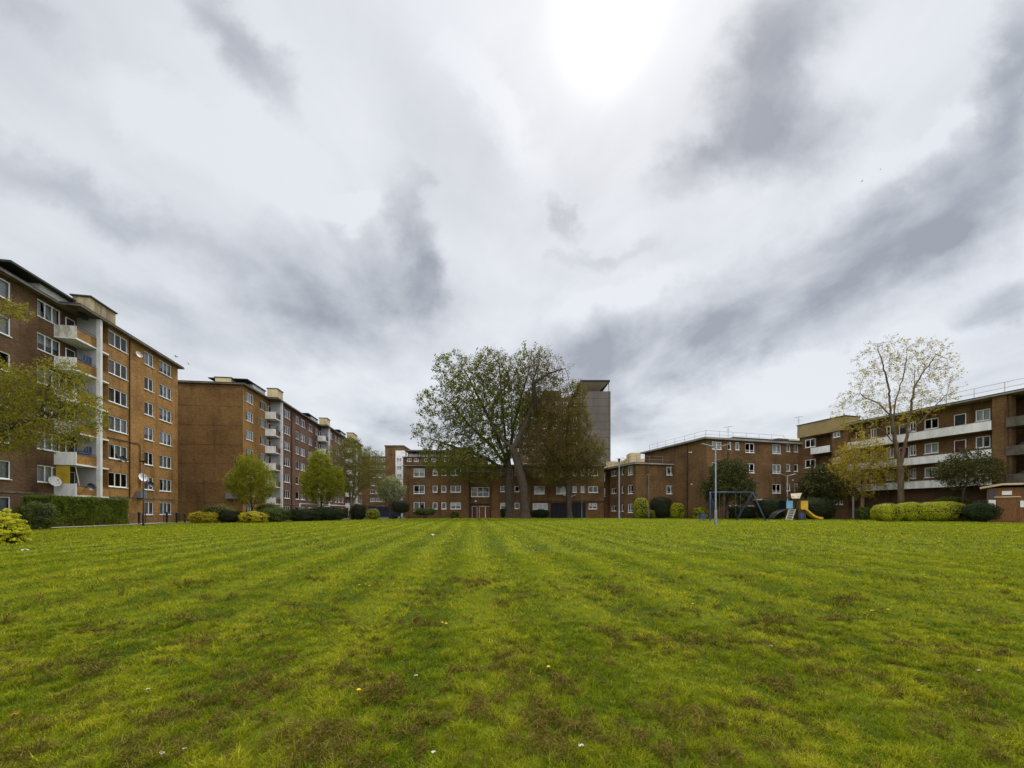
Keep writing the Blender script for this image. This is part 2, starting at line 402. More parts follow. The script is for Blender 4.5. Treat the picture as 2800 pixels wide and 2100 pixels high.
# ================================================================== the setting: ground, lawn, path
def vnoise(x, y, seed, n=256):
    r = np.random.RandomState(seed).rand(n, n)
    xi = np.floor(x).astype(int); yi = np.floor(y).astype(int); fx = x - xi; fy = y - yi
    fx = fx * fx * (3 - 2 * fx); fy = fy * fy * (3 - 2 * fy)
    a = r[xi % n, yi % n]; b = r[(xi + 1) % n, yi % n]; c = r[xi % n, (yi + 1) % n]; d = r[(xi + 1) % n, (yi + 1) % n]
    return (a * (1 - fx) + b * fx) * (1 - fy) + (c * (1 - fx) + d * fx) * fy
def fbm(x, y, sc, seed, octv=4):
    s = 0; a = .5; t = 0
    for i in range(octv):
        s = s + a * vnoise(x * sc + 17.3 * i + 500, y * sc + 9.1 * i + 500, seed + i); t += a; a *= .55; sc *= 2.03
    return s / t
def gza(x, y):
    def ssn(t): t = np.clip(t, 0, 1); return t * t * (3 - 2 * t)
    return 0.62 * (1 - np.exp(-np.maximum(y, 0) / 25)) - 0.32 * ssn((-x - 5) / 30) * ssn(y / 20)
def relief(x, y):
    r = np.hypot(x, y); k = np.clip(1.2 - r / 60, 0.0, 1)
    return ((fbm(x, y, 1.3, 40) - .5) * .07 + (fbm(x, y, 4.2, 44, 4) - .5) * .085) * k
LAWN_GREEN = [(.085, .120, .012), (.140, .165, .018), (.205, .200, .030)]

def lawnmat(name, far=True):
    m = bpy.data.materials.new(name); m.use_nodes = True; N = NT(m.node_tree)
    out = N.n('ShaderNodeOutputMaterial'); b = N.n('ShaderNodeBsdfPrincipled'); b.inputs['Roughness'].default_value = .9; b.inputs['Specular IOR Level'].default_value = .05
    pos = N.n('ShaderNodeNewGeometry').outputs['Position']
    s = N.n('ShaderNodeSeparateXYZ', i_0=pos)
    # mowing lanes run away towards a point left of centre
    lane = N.m('ADD', s.outputs[0], N.m('MULTIPLY', s.outputs[1], .096))
    wob = N.noise(pos, .25, 2).outputs[0]
    lane = N.m('SINE', N.m('MULTIPLY', N.m('ADD', lane, N.m('MULTIPLY', wob, .5)), 5.2))
    lane = N.ss(lane, -.6, .9)
    big = N.noise(pos, .35, 4, .6).outputs[0]
    mid = N.noise(pos, 2.4, 5, .65).outputs[0]
    fine = N.noise(pos, 16, 5, .75).outputs[0]
    vf = N.noise(pos, 70, 3, .7).outputs[0]
    t = N.m('ADD', N.m('MULTIPLY', big, .55), N.m('MULTIPLY', mid, .5)); t = N.m('ADD', t, N.m('MULTIPLY', N.m('SUBTRACT', fine, .5), .55))
    t = N.m('ADD', t, N.m('MULTIPLY', lane, .22))
    c = N.mix(N.ss(t, .40, .86), (.050, .080, .004, 1), (.170, .205, .010, 1))
    straw = N.m('MULTIPLY', N.ss(N.noise(pos, 1.1, 6, .68).outputs[0], .55, .72), N.ss(fine, .35, .62))
    c = N.mix(N.m('MULTIPLY', straw, .40), c, (.150, .120, .035, 1))
    sh = N.m('ADD', .58, N.m('MULTIPLY', vf, .84)); c = N.vm('SCALE', c, sc=sh)
    N.put(b.inputs['Base Color'], c)
    bp = N.n('ShaderNodeBump'); bp.inputs['Strength'].default_value = .9; bp.inputs['Distance'].default_value = .05
    N.put(bp.inputs['Height'], N.m('ADD', fine, N.m('MULTIPLY', vf, .6))); N.put(b.inputs['Normal'], bp.outputs[0])
    N.put(out.inputs[0], b.outputs[0]); return m
LAWNM = lawnmat('lawn_grass')
SOIL = principled('earth_and_rough_grass', (.055, .060, .022), .95, .5, .8, .4, col2=(.05, .04, .025))
ASPH = principled('path_asphalt', (.40, .36, .31), .9, .3, 2.5)

def bound(th):
    """lawn edge distance (m) in direction th (radians clockwise from +Y)"""
    u = CU + F * math.tan(th) if abs(th) < 1.3 else (-3000 if th < 0 else 5900)
    # left edge parallels the left block, far edge square-on, right edge in front of the gallery block
    pts = [(-3000, -19), (-400, -25.6), (0, -28.6)]
    def ray_line(p, q):                # intersect ray with line p-q
        dx, dy = math.sin(th), math.cos(th); ex, ey = q[0] - p[0], q[1] - p[1]
        det = dx * (-ey) + ex * dy
        if abs(det) < 1e-9: return 1e9
        t = (p[0] * (-ey) + ex * p[1]) / det
        return t if t > 0 else 1e9
    A0, A1 = (-33.0, 29.0), (-36.4, 46.0)
    lines = [(A0, A1), ((-36, 46), (-21, 58)), ((-24, 59.5), (21, 59.5)), ((18, 63), (37, 45)), ((37.2, 46), (44.6, 20)), ((-60, -18), (60, -18))]
    return min(ray_line(*l) for l in lines)
def build_ground():
    n = 90; xs = np.concatenate([np.linspace(-1500, -130, 8)[:-1], np.linspace(-130, 130, n), np.linspace(130, 1500, 8)[1:]])
    ys = np.concatenate([np.linspace(-600, -40, 5)[:-1], np.linspace(-40, 180, n), np.linspace(180, 2200, 9)[1:]])
    X, Y = np.meshgrid(xs, ys); Z = gza(X, Y) - .06
    V = np.stack([X.ravel(), Y.ravel(), Z.ravel()], 1); w = len(xs)
    i, j = np.meshgrid(np.arange(w - 1), np.arange(len(ys) - 1)); k = (j * w + i).ravel()
    tag(np_mesh('ground', V, np.stack([k, k + 1, k + w + 1, k + w], 1), SOIL, smooth=True), kind='structure')
    # lawn: polar sheet, fine near the camera
    ths = np.radians(np.concatenate([np.linspace(-180, -60, 40)[:-1], np.linspace(-60, 60, 420), np.linspace(60, 180, 40)[1:]]))
    R = np.array([bound(t) for t in ths]); nr = 260
    s = (np.linspace(0, 1, nr) ** 2.2)
    rr = .3 + s[None, :] * (R[:, None] - .3)
    X = np.sin(ths)[:, None] * rr; Y = np.cos(ths)[:, None] * rr
    Z = gza(X, Y) + relief(X, Y) - .0
    V = np.stack([X.ravel(), Y.ravel(), Z.ravel()], 1)
    i, j = np.meshgrid(np.arange(len(ths) - 1), np.arange(nr - 1), indexing='ij'); k = (i * nr + j).ravel()
    tag(np_mesh('lawn', V, np.stack([k, k + 1, k + nr + 1, k + nr], 1), LAWNM, smooth=True), kind='structure')
    # path along the left edge, bending round the flower bed
    c = [(-33.1, 22.0), (-33.1, 29.0), (-36.5, 46.0), (-34.5, 47.6), (-28.0, 53)]
    b = MB()
    for p, q in zip(c[:-1], c[1:]):
        e = Vector((q[0] - p[0], q[1] - p[1])).normalized(); nn = (-e.y * 1.9, e.x * 1.9); 
        pts = [(p[0], p[1]), (q[0], q[1]), (q[0] + nn[0], q[1] + nn[1]), (p[0] + nn[0], p[1] + nn[1])]
        b.quad([(x, y, gz(x, y) + .06) for x, y in pts])
    tag(b.build('footpath', ASPH), kind='structure')
build_ground()

# ================================================================== left blocks with balcony bays
FL = 2.69
def block(root, fr, secs, bays, ztop, end_x0, depth, zb=-.4, end_ops=(), bricks=None, endmat=1, rightmat=0):
    """secs: (x0,x1,y,[(x,w,kind)],brick index); bays: dict(xK,xf,xe,yf)"""
    wall = MB()
    for (x0, x1, y, cols, mi) in secs:
        ops = []
        for k in range(7):
            zt = 2.5 + FL * k
            for c in cols:
                x, w, kd = c[:3]
                if len(c) > 3 and k < c[3]: continue
                ops.append((x, zt - 1.4, w, 1.4, kd))
        wall_windows(wall, root, fr, x0, x1, zb, ztop, y, ops, mi)
    for a, b in zip(secs[:-1], secs[1:]):             # the step between two planes
        x = a[1]; wall.quad([fr.W(x, a[2], zb), fr.W(x, b[2], zb), fr.W(x, b[2], ztop), fr.W(x, a[2], ztop)], b[4])
    xa, ya = secs[0][0], secs[0][2]; xb, yb = secs[-1][1], secs[-1][2]
    wall.quad([fr.W(xa, depth, zb), fr.W(xa, ya, zb), fr.W(xa, ya, ztop), fr.W(xa, depth, ztop)], endmat)
    wall.quad([fr.W(xb, yb, zb), fr.W(xb, depth, zb), fr.W(xb, depth, ztop), fr.W(xb, yb, ztop)], rightmat)
    wall.quad([fr.W(xb, depth, zb), fr.W(xa, depth, zb), fr.W(xa, depth, ztop), fr.W(xb, depth, ztop)], endmat)
    wall.build('wall', bricks, root)
    # roof slabs, overhanging
    r = MB(); e = .5
    for i, (x0, x1, y, _, _) in enumerate(secs):
        xa2 = x0 - (e if i == 0 else 0); xb2 = x1 + (e if i == len(secs) - 1 else 0)
        for by in bays:
            if abs(by['xe'] - x1) < 1e-6: xb2 = by['xK'] - .15
            if abs(by['xe'] - x0) < 1e-6: xa2 = by['xK'] - .147
        r.box(fr, xa2, xb2, y - e, depth + e, ztop, ztop + .12, 0); r.box(fr, xa2 + .05, xb2 - .05, y - e + .06, depth + e - .06, ztop + .12, ztop + .26, 1)
    r.build('roof', [FASCIA, DARKROOF], root)
    # string course over the ground floor
    s = MB()
    for (x0, x1, y, _, _) in secs: s.box(fr, x0, x1, y - .035, y - .001, 2.78, 2.92)
    s.build('string_course', FASCIA, root)
    for bi, by in enumerate(bays):
        xK, xf, xe, yf = by['xK'], by['xf'], by['xe'], by['yf']; yb2 = yf + 1.49
        p = MB(); p.box(fr, xf + .05, xf + .32, yf - .32, yf + .001, zb, ztop - .002); p.build('pillar', WHITE, root)
        fn = MB(); fn.box(fr, xf + .05, xf + .25, yf + .003, yb2 - .002, zb, ztop - .002); fn.build('party_wall', RENDER, root)
        for k in range(1, 7):
            z = 16.25 - FL * (6 - k)
            b = MB(); b.box(fr, xK, xf + .05, yf - .06, yb2 - .003, z - .13, z)
            if xe > xf + .5: b.box(fr, xf + .25, xe - .002, yf - .06, yb2 - .003, z - .13, z)
            bal = b.build('balcony', PANEL, root)
            b = MB(); b.box(fr, xK - .003, xK + .09, yf - .063, yb2 - .003, z - .04, z + .97); b.build('front_panel', PANEL if (k + bi) % 3 else by.get('dirty', PANEL), bal)
            b = MB(); b.box(fr, xK + .09, xf + .05, yf - .03, yf + .09, z, z + .78)
            if xe > xf + .5: b.box(fr, xf + .25, xe - .002, yf - .03, yf + .09, z, z + .78)
            b.build('parapet', by['brick'], bal)
            b = MB(); b.box(fr, xK + .09, xf + .05, yf - .05, yf + .1, z + .78, z + .85); b.tube([fr.W(xK + .1, yf + .02, z + 1.02), fr.W(xf + .05, yf + .02, z + 1.02)], .025, 5)
            if xe > xf + .5: b.box(fr, xf + .25, xe - .002, yf - .05, yf + .1, z + .78, z + .85)
            b.build('coping', FASCIA, bal)
            # balcony door with side light in the back wall
            dmat = by.get('doors', {}).get(k, DARK)
            door(root, fr, (xK + xf) / 2 - .1, z, .95, 2.1, yb2 - .16, DARK)
            if dmat is not DARK:                       # a coloured board screens the end of this balcony, with a leaning pole
                b = MB(); b.box(fr, xK + .12, xK + .15, yf + .45, yb2 - .06, z + .97, z + 2.5); b.build('screen_board', dmat, bal)
                b = MB(); b.tube([fr.W(xK + .2, yf + .1, z + 2.5), fr.W(xK + .5, yf + .02, z + .85)], .03, 5); b.build('pole', WHITE, bal)
            if bi == 0 and k in (2, 4, 5) or (k * 7 + bi * 3) % 5 == 0:   # things kept out on the balconies
                b = MB(); x_ = xK + .5 + .35 * (k % 3)
                b.box(fr, x_, x_ + .55, yf + .25, yf + .65, z, z + 1.05 + .1 * (k % 3)); b.build('storage_box', [GALV, DARK, BLUEM][k % 3], bal)
                b = MB(); b.tube([fr.W(xK + 1.2, yf + .3, z + 1.75), fr.W(xf - .2, yf + .3, z + 1.7)], .01, 4)
                for q_ in range(4): xx = xK + 1.35 + q_ * .35; b.quad([fr.W(xx, yf + .3, z + 1.1 + .12 * (q_ % 2)), fr.W(xx + .26, yf + .32, z + 1.12), fr.W(xx + .27, yf + .3, z + 1.73), fr.W(xx, yf + .3, z + 1.73)])
                b.build('washing_line', [NET, DRAPE, BLUEM][(k + bi) % 3], bal)
    return wall

# ---- left block
frA = Fr((P(486, 0, 51).x, 51.0), (-250, 1150))
rootA = empty('apartment_block', frA.W(0, 0, 0), 'tall yellow and dark brown brick block at the far left with stacked white balconies', 'building')
def cx(fr, u0, u1, y): a = fr.ux(u0, y); return (a, fr.ux(u1, y) - a)
xK = frA.ux(205, 0); xf = frA.ux(262, 0); xe = frA.ux(296, 0)
left = [(frA.ux(30, 1.49) - 4.2 - 3.0, 1.5, '2'), (frA.ux(30, 1.49) - 1.75, 1.75, '1'), (*cx(frA, 102, 166, 1.49), '3')]
right = [(*cx(frA, 297, 349, 0), '3'), (*cx(frA, 395, 420, 0), '2'), (*cx(frA, 436, 469, 0), '3')]
block(rootA, frA, [(-34, xe, 1.49, left, 1), (xe, 0, 0, right, 0)],
      [dict(xK=xK, xf=xf, xe=xe, yf=0, brick=BY, doors={1: principled('yellow_board', (.52, .36, .03), .6, .25, 1.5), 4: DARK}, dirty=DIRTYW)], 18.9, None, 11, bricks=[BY, BB, BE], endmat=1, rightmat=0)
m = MB(); x248, x316 = frA.ux(248, -.2), frA.ux(316, -.2); zt = frA.z(858, x316, -.2)
m.box(frA, x248, x316, -.2, 1.15, 19.16, zt, 0); m.box(frA, x248 - .15, x316 + .12, -.32, 1.27, zt, zt + .12, 1)
m.build('roof_parapet_box', [CREAMG, DARKROOF], rootA)
m = MB(); xa, xb = frA.ux(106, 1.45), frA.ux(199, 1.3)
zt2 = frA.z(775, xa, 1.45)
m.box(frA, xa, xb, 1.4, 7, 19.16, zt2, 0); m.box(frA, frA.ux(30, .9), xb + .1, .9, 7.5, zt2, zt2 + .16, 1); m.box(frA, xa - 2.2, xa - .02, 3.0, 7, 19.16, zt2 - .002, 2)
m.build('roof_access_hut', [WHITE, DARKROOF, BR], rootA)
# rainwater and cable pipes, meter box
m = MB(); xp = frA.ux(353, 0); m.tube([frA.W(xp, -.06, 2.9), frA.W(xp, -.06, 18.8)], .05, 6)
xq = frA.ux(382, 0); zq = frA.z(1217, xq, 0); zq2 = frA.z(1198, frA.ux(294, 0), 0)
m.tube([frA.W(frA.ux(292, 0), -.05, zq2 + .1), frA.W(xq - .25, -.05, zq + .1), frA.W(xq, -.05, zq - .15), frA.W(xq, -.05, frA.z(1335, xq, 0))], .035, 6); m.build('wall_pipe', BLACKM, rootA)
m = MB(); xm0, xm1 = frA.ux(371, 0), frA.ux(389, 0); m.box(frA, xm0, xm1, -.45, -.001, frA.z(1361, xm0, 0), frA.z(1342, xm0, 0)); m.build('meter_cabinet', GALV, rootA)
def dish(fr, u, v, y, r, label, mat=DISH, yaw=None):
    x = fr.ux(u, y); z = fr.z(v, x, y); base = fr.W(x, y, z)
    root = empty('satellite_dish', base, label, 'satellite dish', 'satellite dishes on the flats')
    c = fr.W(x, y - .42, z + .05); b = MB()
    b.tube([base, fr.W(x, y - .25, z - .05), c], .025, 6); b.build('bracket', BLACKM, root)
    d = Vector((fr.dx[0] * -.4 - fr.dy[0], fr.dx[1] * -.4 - fr.dy[1], .35)).normalized(); a = d.orthogonal().normalized(); bb = d.cross(a)
    b = MB(); rings = 5; n = 18
    for i in range(rings + 1):
        rr = r * i / rings
        for k in range(n):
            t = 2 * math.pi * k / n; b.v.append(tuple(c + (a * math.cos(t) + bb * math.sin(t)) * rr + d * (.25 * rr * rr / r)))
    for i in range(rings):
        for k in range(n):
            p = i * n + k; q = i * n + (k + 1) % n; b.f.append((p, q, q + n, p + n)); b.mi.append(0)
    b.build('reflector', mat, root, smooth=True)
    b = MB(); tip = c + d * r * 1.05; b.tube([c - bb * r * .95, tip], .012, 5); b.tube([tip, tip - d * .1], .035, 8); b.build('feed_arm', BLACKM, root)
dish(frA, 131, 1318, 1.49, .45, 'white satellite dish under a window on the dark brown wall', WHITE)
dish(frA, 376, 1307, 0, .45, 'white satellite dish above the grey cabinet on yellow brick', WHITE)
dish(frA, 366, 970, 0, .33, 'grey satellite dish high on yellow brick below the eaves')
dish(frA, 399, 1325, 0, .33, 'small black satellite dish behind the left lamp post', BLACKM)
dish(frA, 322, 1257, 0, .33, 'small black satellite dish below a three-light window', BLACKM)
dish(frA, 232, 1333, 0, .33, 'small dark satellite dish on the lowest balcony parapet', BLACKM)
dish(frA, 210, 865, .7, .4, 'dark satellite dish inside the topmost left balcony', BLACKM)

# ---- long second block, stepping forward at each balcony bay
frB = Fr((P(777, 0, 69.5).x, 69.5), (-150, 1150))
rootB = empty('apartment_block', frB.W(-10, 0, 0), 'long seven-storey brick block left of centre, yellow end and red middle', 'building')
xK1 = frB.ux(752.5, 0); xf1 = frB.ux(766, 0); e1 = xf1 + .4
x0 = frB.ux(664, 1.49)
xK2 = frB.ux(889.5, -1.49); xf2 = xK2 + (xf1 - xK1); e2 = xf2 + .4
xK3 = frB.ux(962, -2.98); xf3 = xK3 + 4; e3 = xf3 + .4
xE = frB.ux(1004, -4.47)
s1 = [(*cx(frB, 672.5, 692.5, 1.49), '3'), (*cx(frB, 711.5, 729, 1.49), '3', 1)]
s2 = [(*cx(frB, 777, 793, 0), '3'), (*cx(frB, 808.5, 817.5, 0), '1'), (*cx(frB, 822, 834, 0), '2'), (*cx(frB, 843, 854, 0), '2'), (*cx(frB, 862, 870, 0), '2', 1)]
def col4(xs, ks, y): return [(x, w, kd) for x, w, kd in zip(xs, (2.2, 1.2, 1.8, 1.8, 1.8), ks)]
d2 = (xK3 - e2)
s3 = [(e2 + .3, 2.4, '3'), (e2 + d2 * .34, 1.3, '1'), (e2 + d2 * .52, 1.9, '2'), (e2 + d2 * .74, 1.9, '2')]
d3 = (xE - e3)
s4 = [(e3 + .4, 2.4, '3'), (e3 + d3 * .45, 1.9, '2'), (e3 + d3 * .8, 1.9, '2')]
block(rootB, frB, [(x0, e1, 1.49, s1, 0), (e1, e2, 0, s2, 1), (e2, e3, -1.49, s3, 1), (e3, xE, -2.98, s4, 2)],
      [dict(xK=xK1, xf=xf1, xe=e1, yf=0, brick=BR), dict(xK=xK2, xf=xf2, xe=e2, yf=-1.49, brick=BR), dict(xK=xK3, xf=xf3, xe=e3, yf=-2.98, brick=BR)],
      19.25, None, 13.5, bricks=[BY, BR, BD, BE], endmat=3, rightmat=2)
for k, (xk, xff, y) in enumerate(((xK1, xf1, 0), (xK2, xf2, -1.49), (xK3, xf3, -2.98))):
    m = MB(); m.box(frB, xk + .05, xff + .3, y - .3, y + 1.2, 19.51, 20.85, 0); m.box(frB, xk - .05, xff + .4, y - .4, y + 1.3, 20.85, 20.95, 1)
    m.build('roof_parapet_box', [CREAM, DARKROOF], rootB)
    m = MB(); m.box(frB, xk - 3.8, xk + .0, y + 1.5, y + 6, 19.51, 20.35, 0); m.box(frB, xk - 6.0, xk + .02, y + 1.3, y + 6.5, 20.35, 20.46, 1); m.build('roof_access_hut', [WHITE, DARKROOF], rootB)
m = MB(); xx = frB.ux(640, 9); m.box(frB, x0 + .8, x0 + 5, 3.4, 5.5, 19.51, 20.45, 0); m.box(frB, x0 + .7, x0 + 5.1, 3.3, 5.6, 20.45, 20.55, 1); m.build('lift_housing', [CREAM, DARKROOF], rootB)
m = MB()                                                    # floor edges showing as thin lines on the blank end wall
for k in range(7): m.box(frB, x0 - .02, x0 - .001, 1.5, 13.4, 2.75 + FL * k, 2.83 + FL * k)
m.build('floor_line', BB, rootB)
m = MB(); m.box(frB, x0 - .5, x0 - .001, 1.9, 3.5, 3.3, 4.2); m.build('meter_cabinet', GALV, rootB)
m = MB(); 
for xx in (frB.ux(797, 0), frB.ux(875, 0)): m.tube([frB.W(xx, -.07, 0), frB.W(xx, -.07, 19.1)], .06, 6)
m.build('wall_pipe', BLACKM, rootB)

# ================================================================== flats behind, far left of centre
def px_box(mb, u0, u1, v0, v1, Y, depth, m=0, dy=0.0):
    a, b = P(u0, v1, Y), P(u1, v0, Y); mb.box(WORLD, a.x, b.x, Y + dy, Y + depth, a.z, b.z, m)
def px_ops(Y, lst, kind=None): 
    r = []
    for (u0, u1, v0, v1, *k) in lst:
        a, b = P(u0, v1, Y), P(u1, v0, Y); k = list(k) if k else [kind]
        if len(k) < 2: k.append(RNG.choice([-1, -1, -1, -1, -1, 1, 2]))
        r.append((a.x, a.z, b.x - a.x, b.z - a.z, *k))
    return r
Yc = 128.0
rC = empty('apartment_block', (P(1050, 1405, Yc).x, Yc, 0), 'distant brick flats with a taller stair tower and white panelled bay', 'building')
m = MB(); fC = Fr((0, Yc), (1, 0))
ops = [(P(u, 0, Yc).x, CZ - (v + 9 - HV) / F * Yc, w, 1.2, '2') for v in (1254, 1275, 1297, 1319, 1341, 1363, 1385) for u, w in ((1012, 1.6), (1028, 1.6), (1042, 2.2))]
wall_windows(m, rC, fC, P(985, 0, Yc).x, P(1057, 0, Yc).x, -1, P(0, 1250, Yc).z, 0, ops, 0, .09)
m.box(WORLD, P(985, 0, Yc).x, P(1057, 0, Yc).x, Yc + .4, Yc + 12, -1, P(0, 1250, Yc).z - .01, 0)
px_box(m, 1057, 1107.5, 1222, 1425, Yc, 10, 0, -1.5)
m.build('wall', [BD], rC)
m = MB(); px_box(m, 982, 1058, 1248, 1251, Yc, 12.4, 0, -.5); px_box(m, 1056, 1108.5, 1220, 1223, Yc, 10.3, 0, -1.9); m.build('roof', FASCIA, rC)
Ybay = Yc - 4.0; fb = Fr((0, Ybay), (1, 0)); m = MB()
bx0, bx1 = P(1081.5, 0, Ybay).x, P(1110, 0, Ybay).x
ops = [(P(u, 0, Ybay).x, CZ - (v - HV) / F * Ybay, .66, 1.0, '1', -1) for v in (1262, 1284, 1306, 1328) for u in (1085, 1092)]
wall_windows(m, rC, fb, bx0, bx1, -1, P(0, 1232, Ybay).z, 0, ops, 0, .05)
m.box(WORLD, bx0, bx1, Ybay + .35, Ybay + 2.4, -1, P(0, 1232, Ybay).z, 0); m.build('white_bay', PANEL, rC)

# flats with roof terrace just behind the centre block
Ye = 112.0
rE = empty('apartment_block', (P(1230, 1405, Ye).x, Ye, 0), 'brown flats with a roof terrace canopy rising behind the low central block', 'building')
m = MB(); fE = Fr((0, Ye), (1, 0))
ops = px_ops(Ye, [(1113, 1125, 1253, 1262, '2'), (1132, 1144, 1253, 1262, '2'), (1160, 1172, 1253, 1262, '2'), (1180, 1192, 1253, 1262, '2'), (1215, 1227, 1253, 1262, '2')])
wall_windows(m, rE, fE, P(1102, 0, Ye).x, P(1330, 0, Ye).x, -1, P(0, 1250, Ye).z, 0, ops, 0)
m.box(WORLD, P(1102, 0, Ye).x, P(1330, 0, Ye).x, Ye + .4, Ye + 10, -1, P(0, 1250, Ye).z - .01, 0)
px_box(m, 1242, 1290, 1226, 1262, Ye, 7, 0, -.6); m.build('wall', [BB], rE)
m = MB(); px_box(m, 1112, 1241, 1237, 1251, Ye, 6, 0, 2.5); m.build('terrace_screen', PANEL, rE)
m = MB(); px_box(m, 1107, 1241.5, 1230.5, 1234, Ye, 8, 0, -.4); px_box(m, 1240.5, 1291, 1224, 1226, Ye, 7.4, 0, -.9); px_box(m, 1101, 1331, 1249, 1251, Ye, 2, 0, -.5); m.build('roof', FASCIA, rE)
m = MB()
for u in (1109, 1142, 1175, 1208, 1238): px_box(m, u, u + 1.6, 1233, 1249.5, Ye, .25)
m.build('canopy_post', DARK, rE)

# ================================================================== concrete and brick tower behind the big trees
Yt = 150.0
rT = empty('tower_block', (P(1540, 1405, Yt).x, Yt, 0), 'tall brown brick and grey concrete tower with roof canopy behind the trees', 'tower')
m = MB(); fT = Fr((0, Yt), (1, 0))
tops = []
for i in range(13):
    v = 1100 + i * 21
    for u in (1432, 1452, 1482, 1512, 1540, 1566): tops.append((P(u, 0, Yt).x, CZ - (v + 9 - HV) / F * Yt, 1.5, 1.3, '2', -1))
wall_windows(m, rT, fT, P(1420, 0, Yt).x, P(1584, 0, Yt).x, -1, P(0, 1087, Yt).z, 0, tops[:72], 0)
m.box(WORLD, P(1420, 0, Yt).x, P(1584, 0, Yt).x, Yt + .5, Yt + 14, -1, P(0, 1087, Yt).z - .02, 0)
px_box(m, 1484, 1535, 1066, 1090, Yt, 9, 0, 1.0); m.build('wall', [BB], rT)
m = MB(); px_box(m, 1584, 1665, 1075.5, 1425, Yt, 17, 0, -2.5); m.build('concrete_wall', TCONC, rT)
m = MB()
for v in range(1094, 1420, 21): px_box(m, 1584, 1664.6, v, v + .5, Yt, 0, 0, -2.54)
px_box(m, 1660.5, 1661.3, 1076, 1420, Yt, 0, 0, -2.56); m.build('panel_joint', DARK, rT)
m = MB(); a = P(1583, 1050, Yt); b = P(1662, 1046, Yt); z0 = P(0, 1051.5, Yt).z
m.box(WORLD, a.x, b.x, Yt - 3.5, Yt + 17, z0, z0 + .55, 0); m.build('roof_canopy', DARKROOF, rT)
m = MB(); m.quad([(a.x + .3, Yt - 3, z0 - .03), (b.x - .3, Yt - 3, z0 - .03), (b.x - 4.2, Yt + 9, z0 - 2.6), (a.x + .3, Yt + 9, z0 - 2.6)][::-1]); m.build('canopy_soffit', principled('pale_soffit', (.80, .74, .62), .8, .1), rT)
m = MB(); zt = P(0, 1075.5, Yt).z
for u, yy in ((1662, -2.3), (1646, 5), (1662, 12), (1624, 12), (1590, -2.3)):
    q = P(u, 0, Yt); m.tube([(q.x - .2, Yt + yy, zt - .5), (q.x - .2, Yt + yy, z0 + .1)], .13, 6)
m.build('canopy_post', CONC, rT)

# ================================================================== low central block
Yd = 68.0; fD = Fr((0, Yd), (1, 0)); X = lambda u: P(u, 0, Yd).x; Z = lambda v: CZ - (v - HV) / F * Yd
rD = empty('apartment_block', (X(1380), Yd, 0), 'low three-storey brown brick block closing the far side of the lawn', 'building')
w = MB(); zt = Z(1275)
cols = [(1131, 1161, '2b'), (1183, 1196, '1'), (1207, 1220, '1'), (1232, 1260, '2')]
ops = []
for r0 in (0, 1, 2):
    dv = -46 + 46 * r0
    for i, (a, b, k) in enumerate(cols): ops.append((a, b, 1328 + dv + (0 if i else -1), 1350 + dv - (4 if i else 0) + (3 if r0 == 2 and i == 0 else 0), k))
wall_windows(w, rD, fD, X(1109), X(1284), -.3, zt, 0, px_ops(Yd, ops), 0)
bay = px_ops(Yd, [(1287, 1337, 1332, 1358, '3g', -1), (1303, 1322, 1287, 1300, '1', -1)])
wall_windows(w, rD, fD, X(1284), X(1340), Z(1377), zt, .7, bay, 0)
facade(w, fD, X(1284), X(1340), -.3, Z(1377), 1.3, [], 0)
for xx, s in ((X(1284), 1), (X(1340), -1)):
    q = [fD.W(xx, 0, -.3), fD.W(xx, 1.3, -.3), fD.W(xx, 1.3, zt), fD.W(xx, 0, zt)]; w.quad(q, 0)
w.quad([fD.W(X(1284), .7, Z(1377)), fD.W(X(1284), 1.3, Z(1377)), fD.W(X(1340), 1.3, Z(1377)), fD.W(X(1340), .7, Z(1377))], 0)
facade(w, fD, X(1340), X(1364), -.3, zt, 0, [], 1)
ops = []
for r0 in (0, 1, 2):
    dv = -46 + 46 * r0
    for (a, b, k) in ((1368, 1383, '1'), (1407, 1420, '1')): ops.append((a, b, 1329 + dv, 1345 + dv, k))
wall_windows(w, rD, fD, X(1364), X(1452), -.3, zt, 0, px_ops(Yd, ops), 0)
ops = []
for r0 in (0, 1):
    dv = -46 + 46 * r0
    for (a, b, k, c) in ((1461, 1489, '2b', 0), (1521, 1547, '2b', 0), (1566, 1577, '1', 0), (1588, 1598, '1', 0), (1609, 1635, '2', -1)):
        ops.append((a, b, 1329.5 + dv, (1351 if k == '2b' else 1347) + dv, k, c))
wall_windows(w, rD, fD, X(1452), X(1652), Z(1371), zt, 0, px_ops(Yd, ops), 0)
lowr = px_ops(Yd, [(1457, 1498, 1376, 1393, '3', 0), (1611, 1634, 1376, 1392, '2', 1)])
lowr += [(X(1506), -.3, X(1553) - X(1506), Z(1373) + .3 - .1, 'x'), (X(1565), -.3, X(1602) - X(1565), Z(1373) + .2, 'x')]
facade(w, fD, X(1452), X(1603), -.3, Z(1371), .35, [lowr[0], lowr[2], lowr[3]], 0, rev=.12)
facade(w, fD, X(1603), X(1652), -.3, Z(1371), .35, [lowr[1]], 1)
for o in lowr[:2]: window(rD, fD, o[0], o[1], o[2], o[3], .35, o[4], o[5])
w.quad([fD.W(X(1452), 0, Z(1371)), fD.W(X(1452), .35, Z(1371)), fD.W(X(1652), .35, Z(1371)), fD.W(X(1652), 0, Z(1371))], 0)
w.quad([fD.W(X(1652), 0, Z(1371)), fD.W(X(1652), 11, Z(1371)), fD.W(X(1652), 11, zt), fD.W(X(1652), 0, zt)], 0)
w.quad([fD.W(X(1652), .35, -.3), fD.W(X(1652), 11, -.3), fD.W(X(1652), 11, Z(1371)), fD.W(X(1652), .35, Z(1371))], 0)
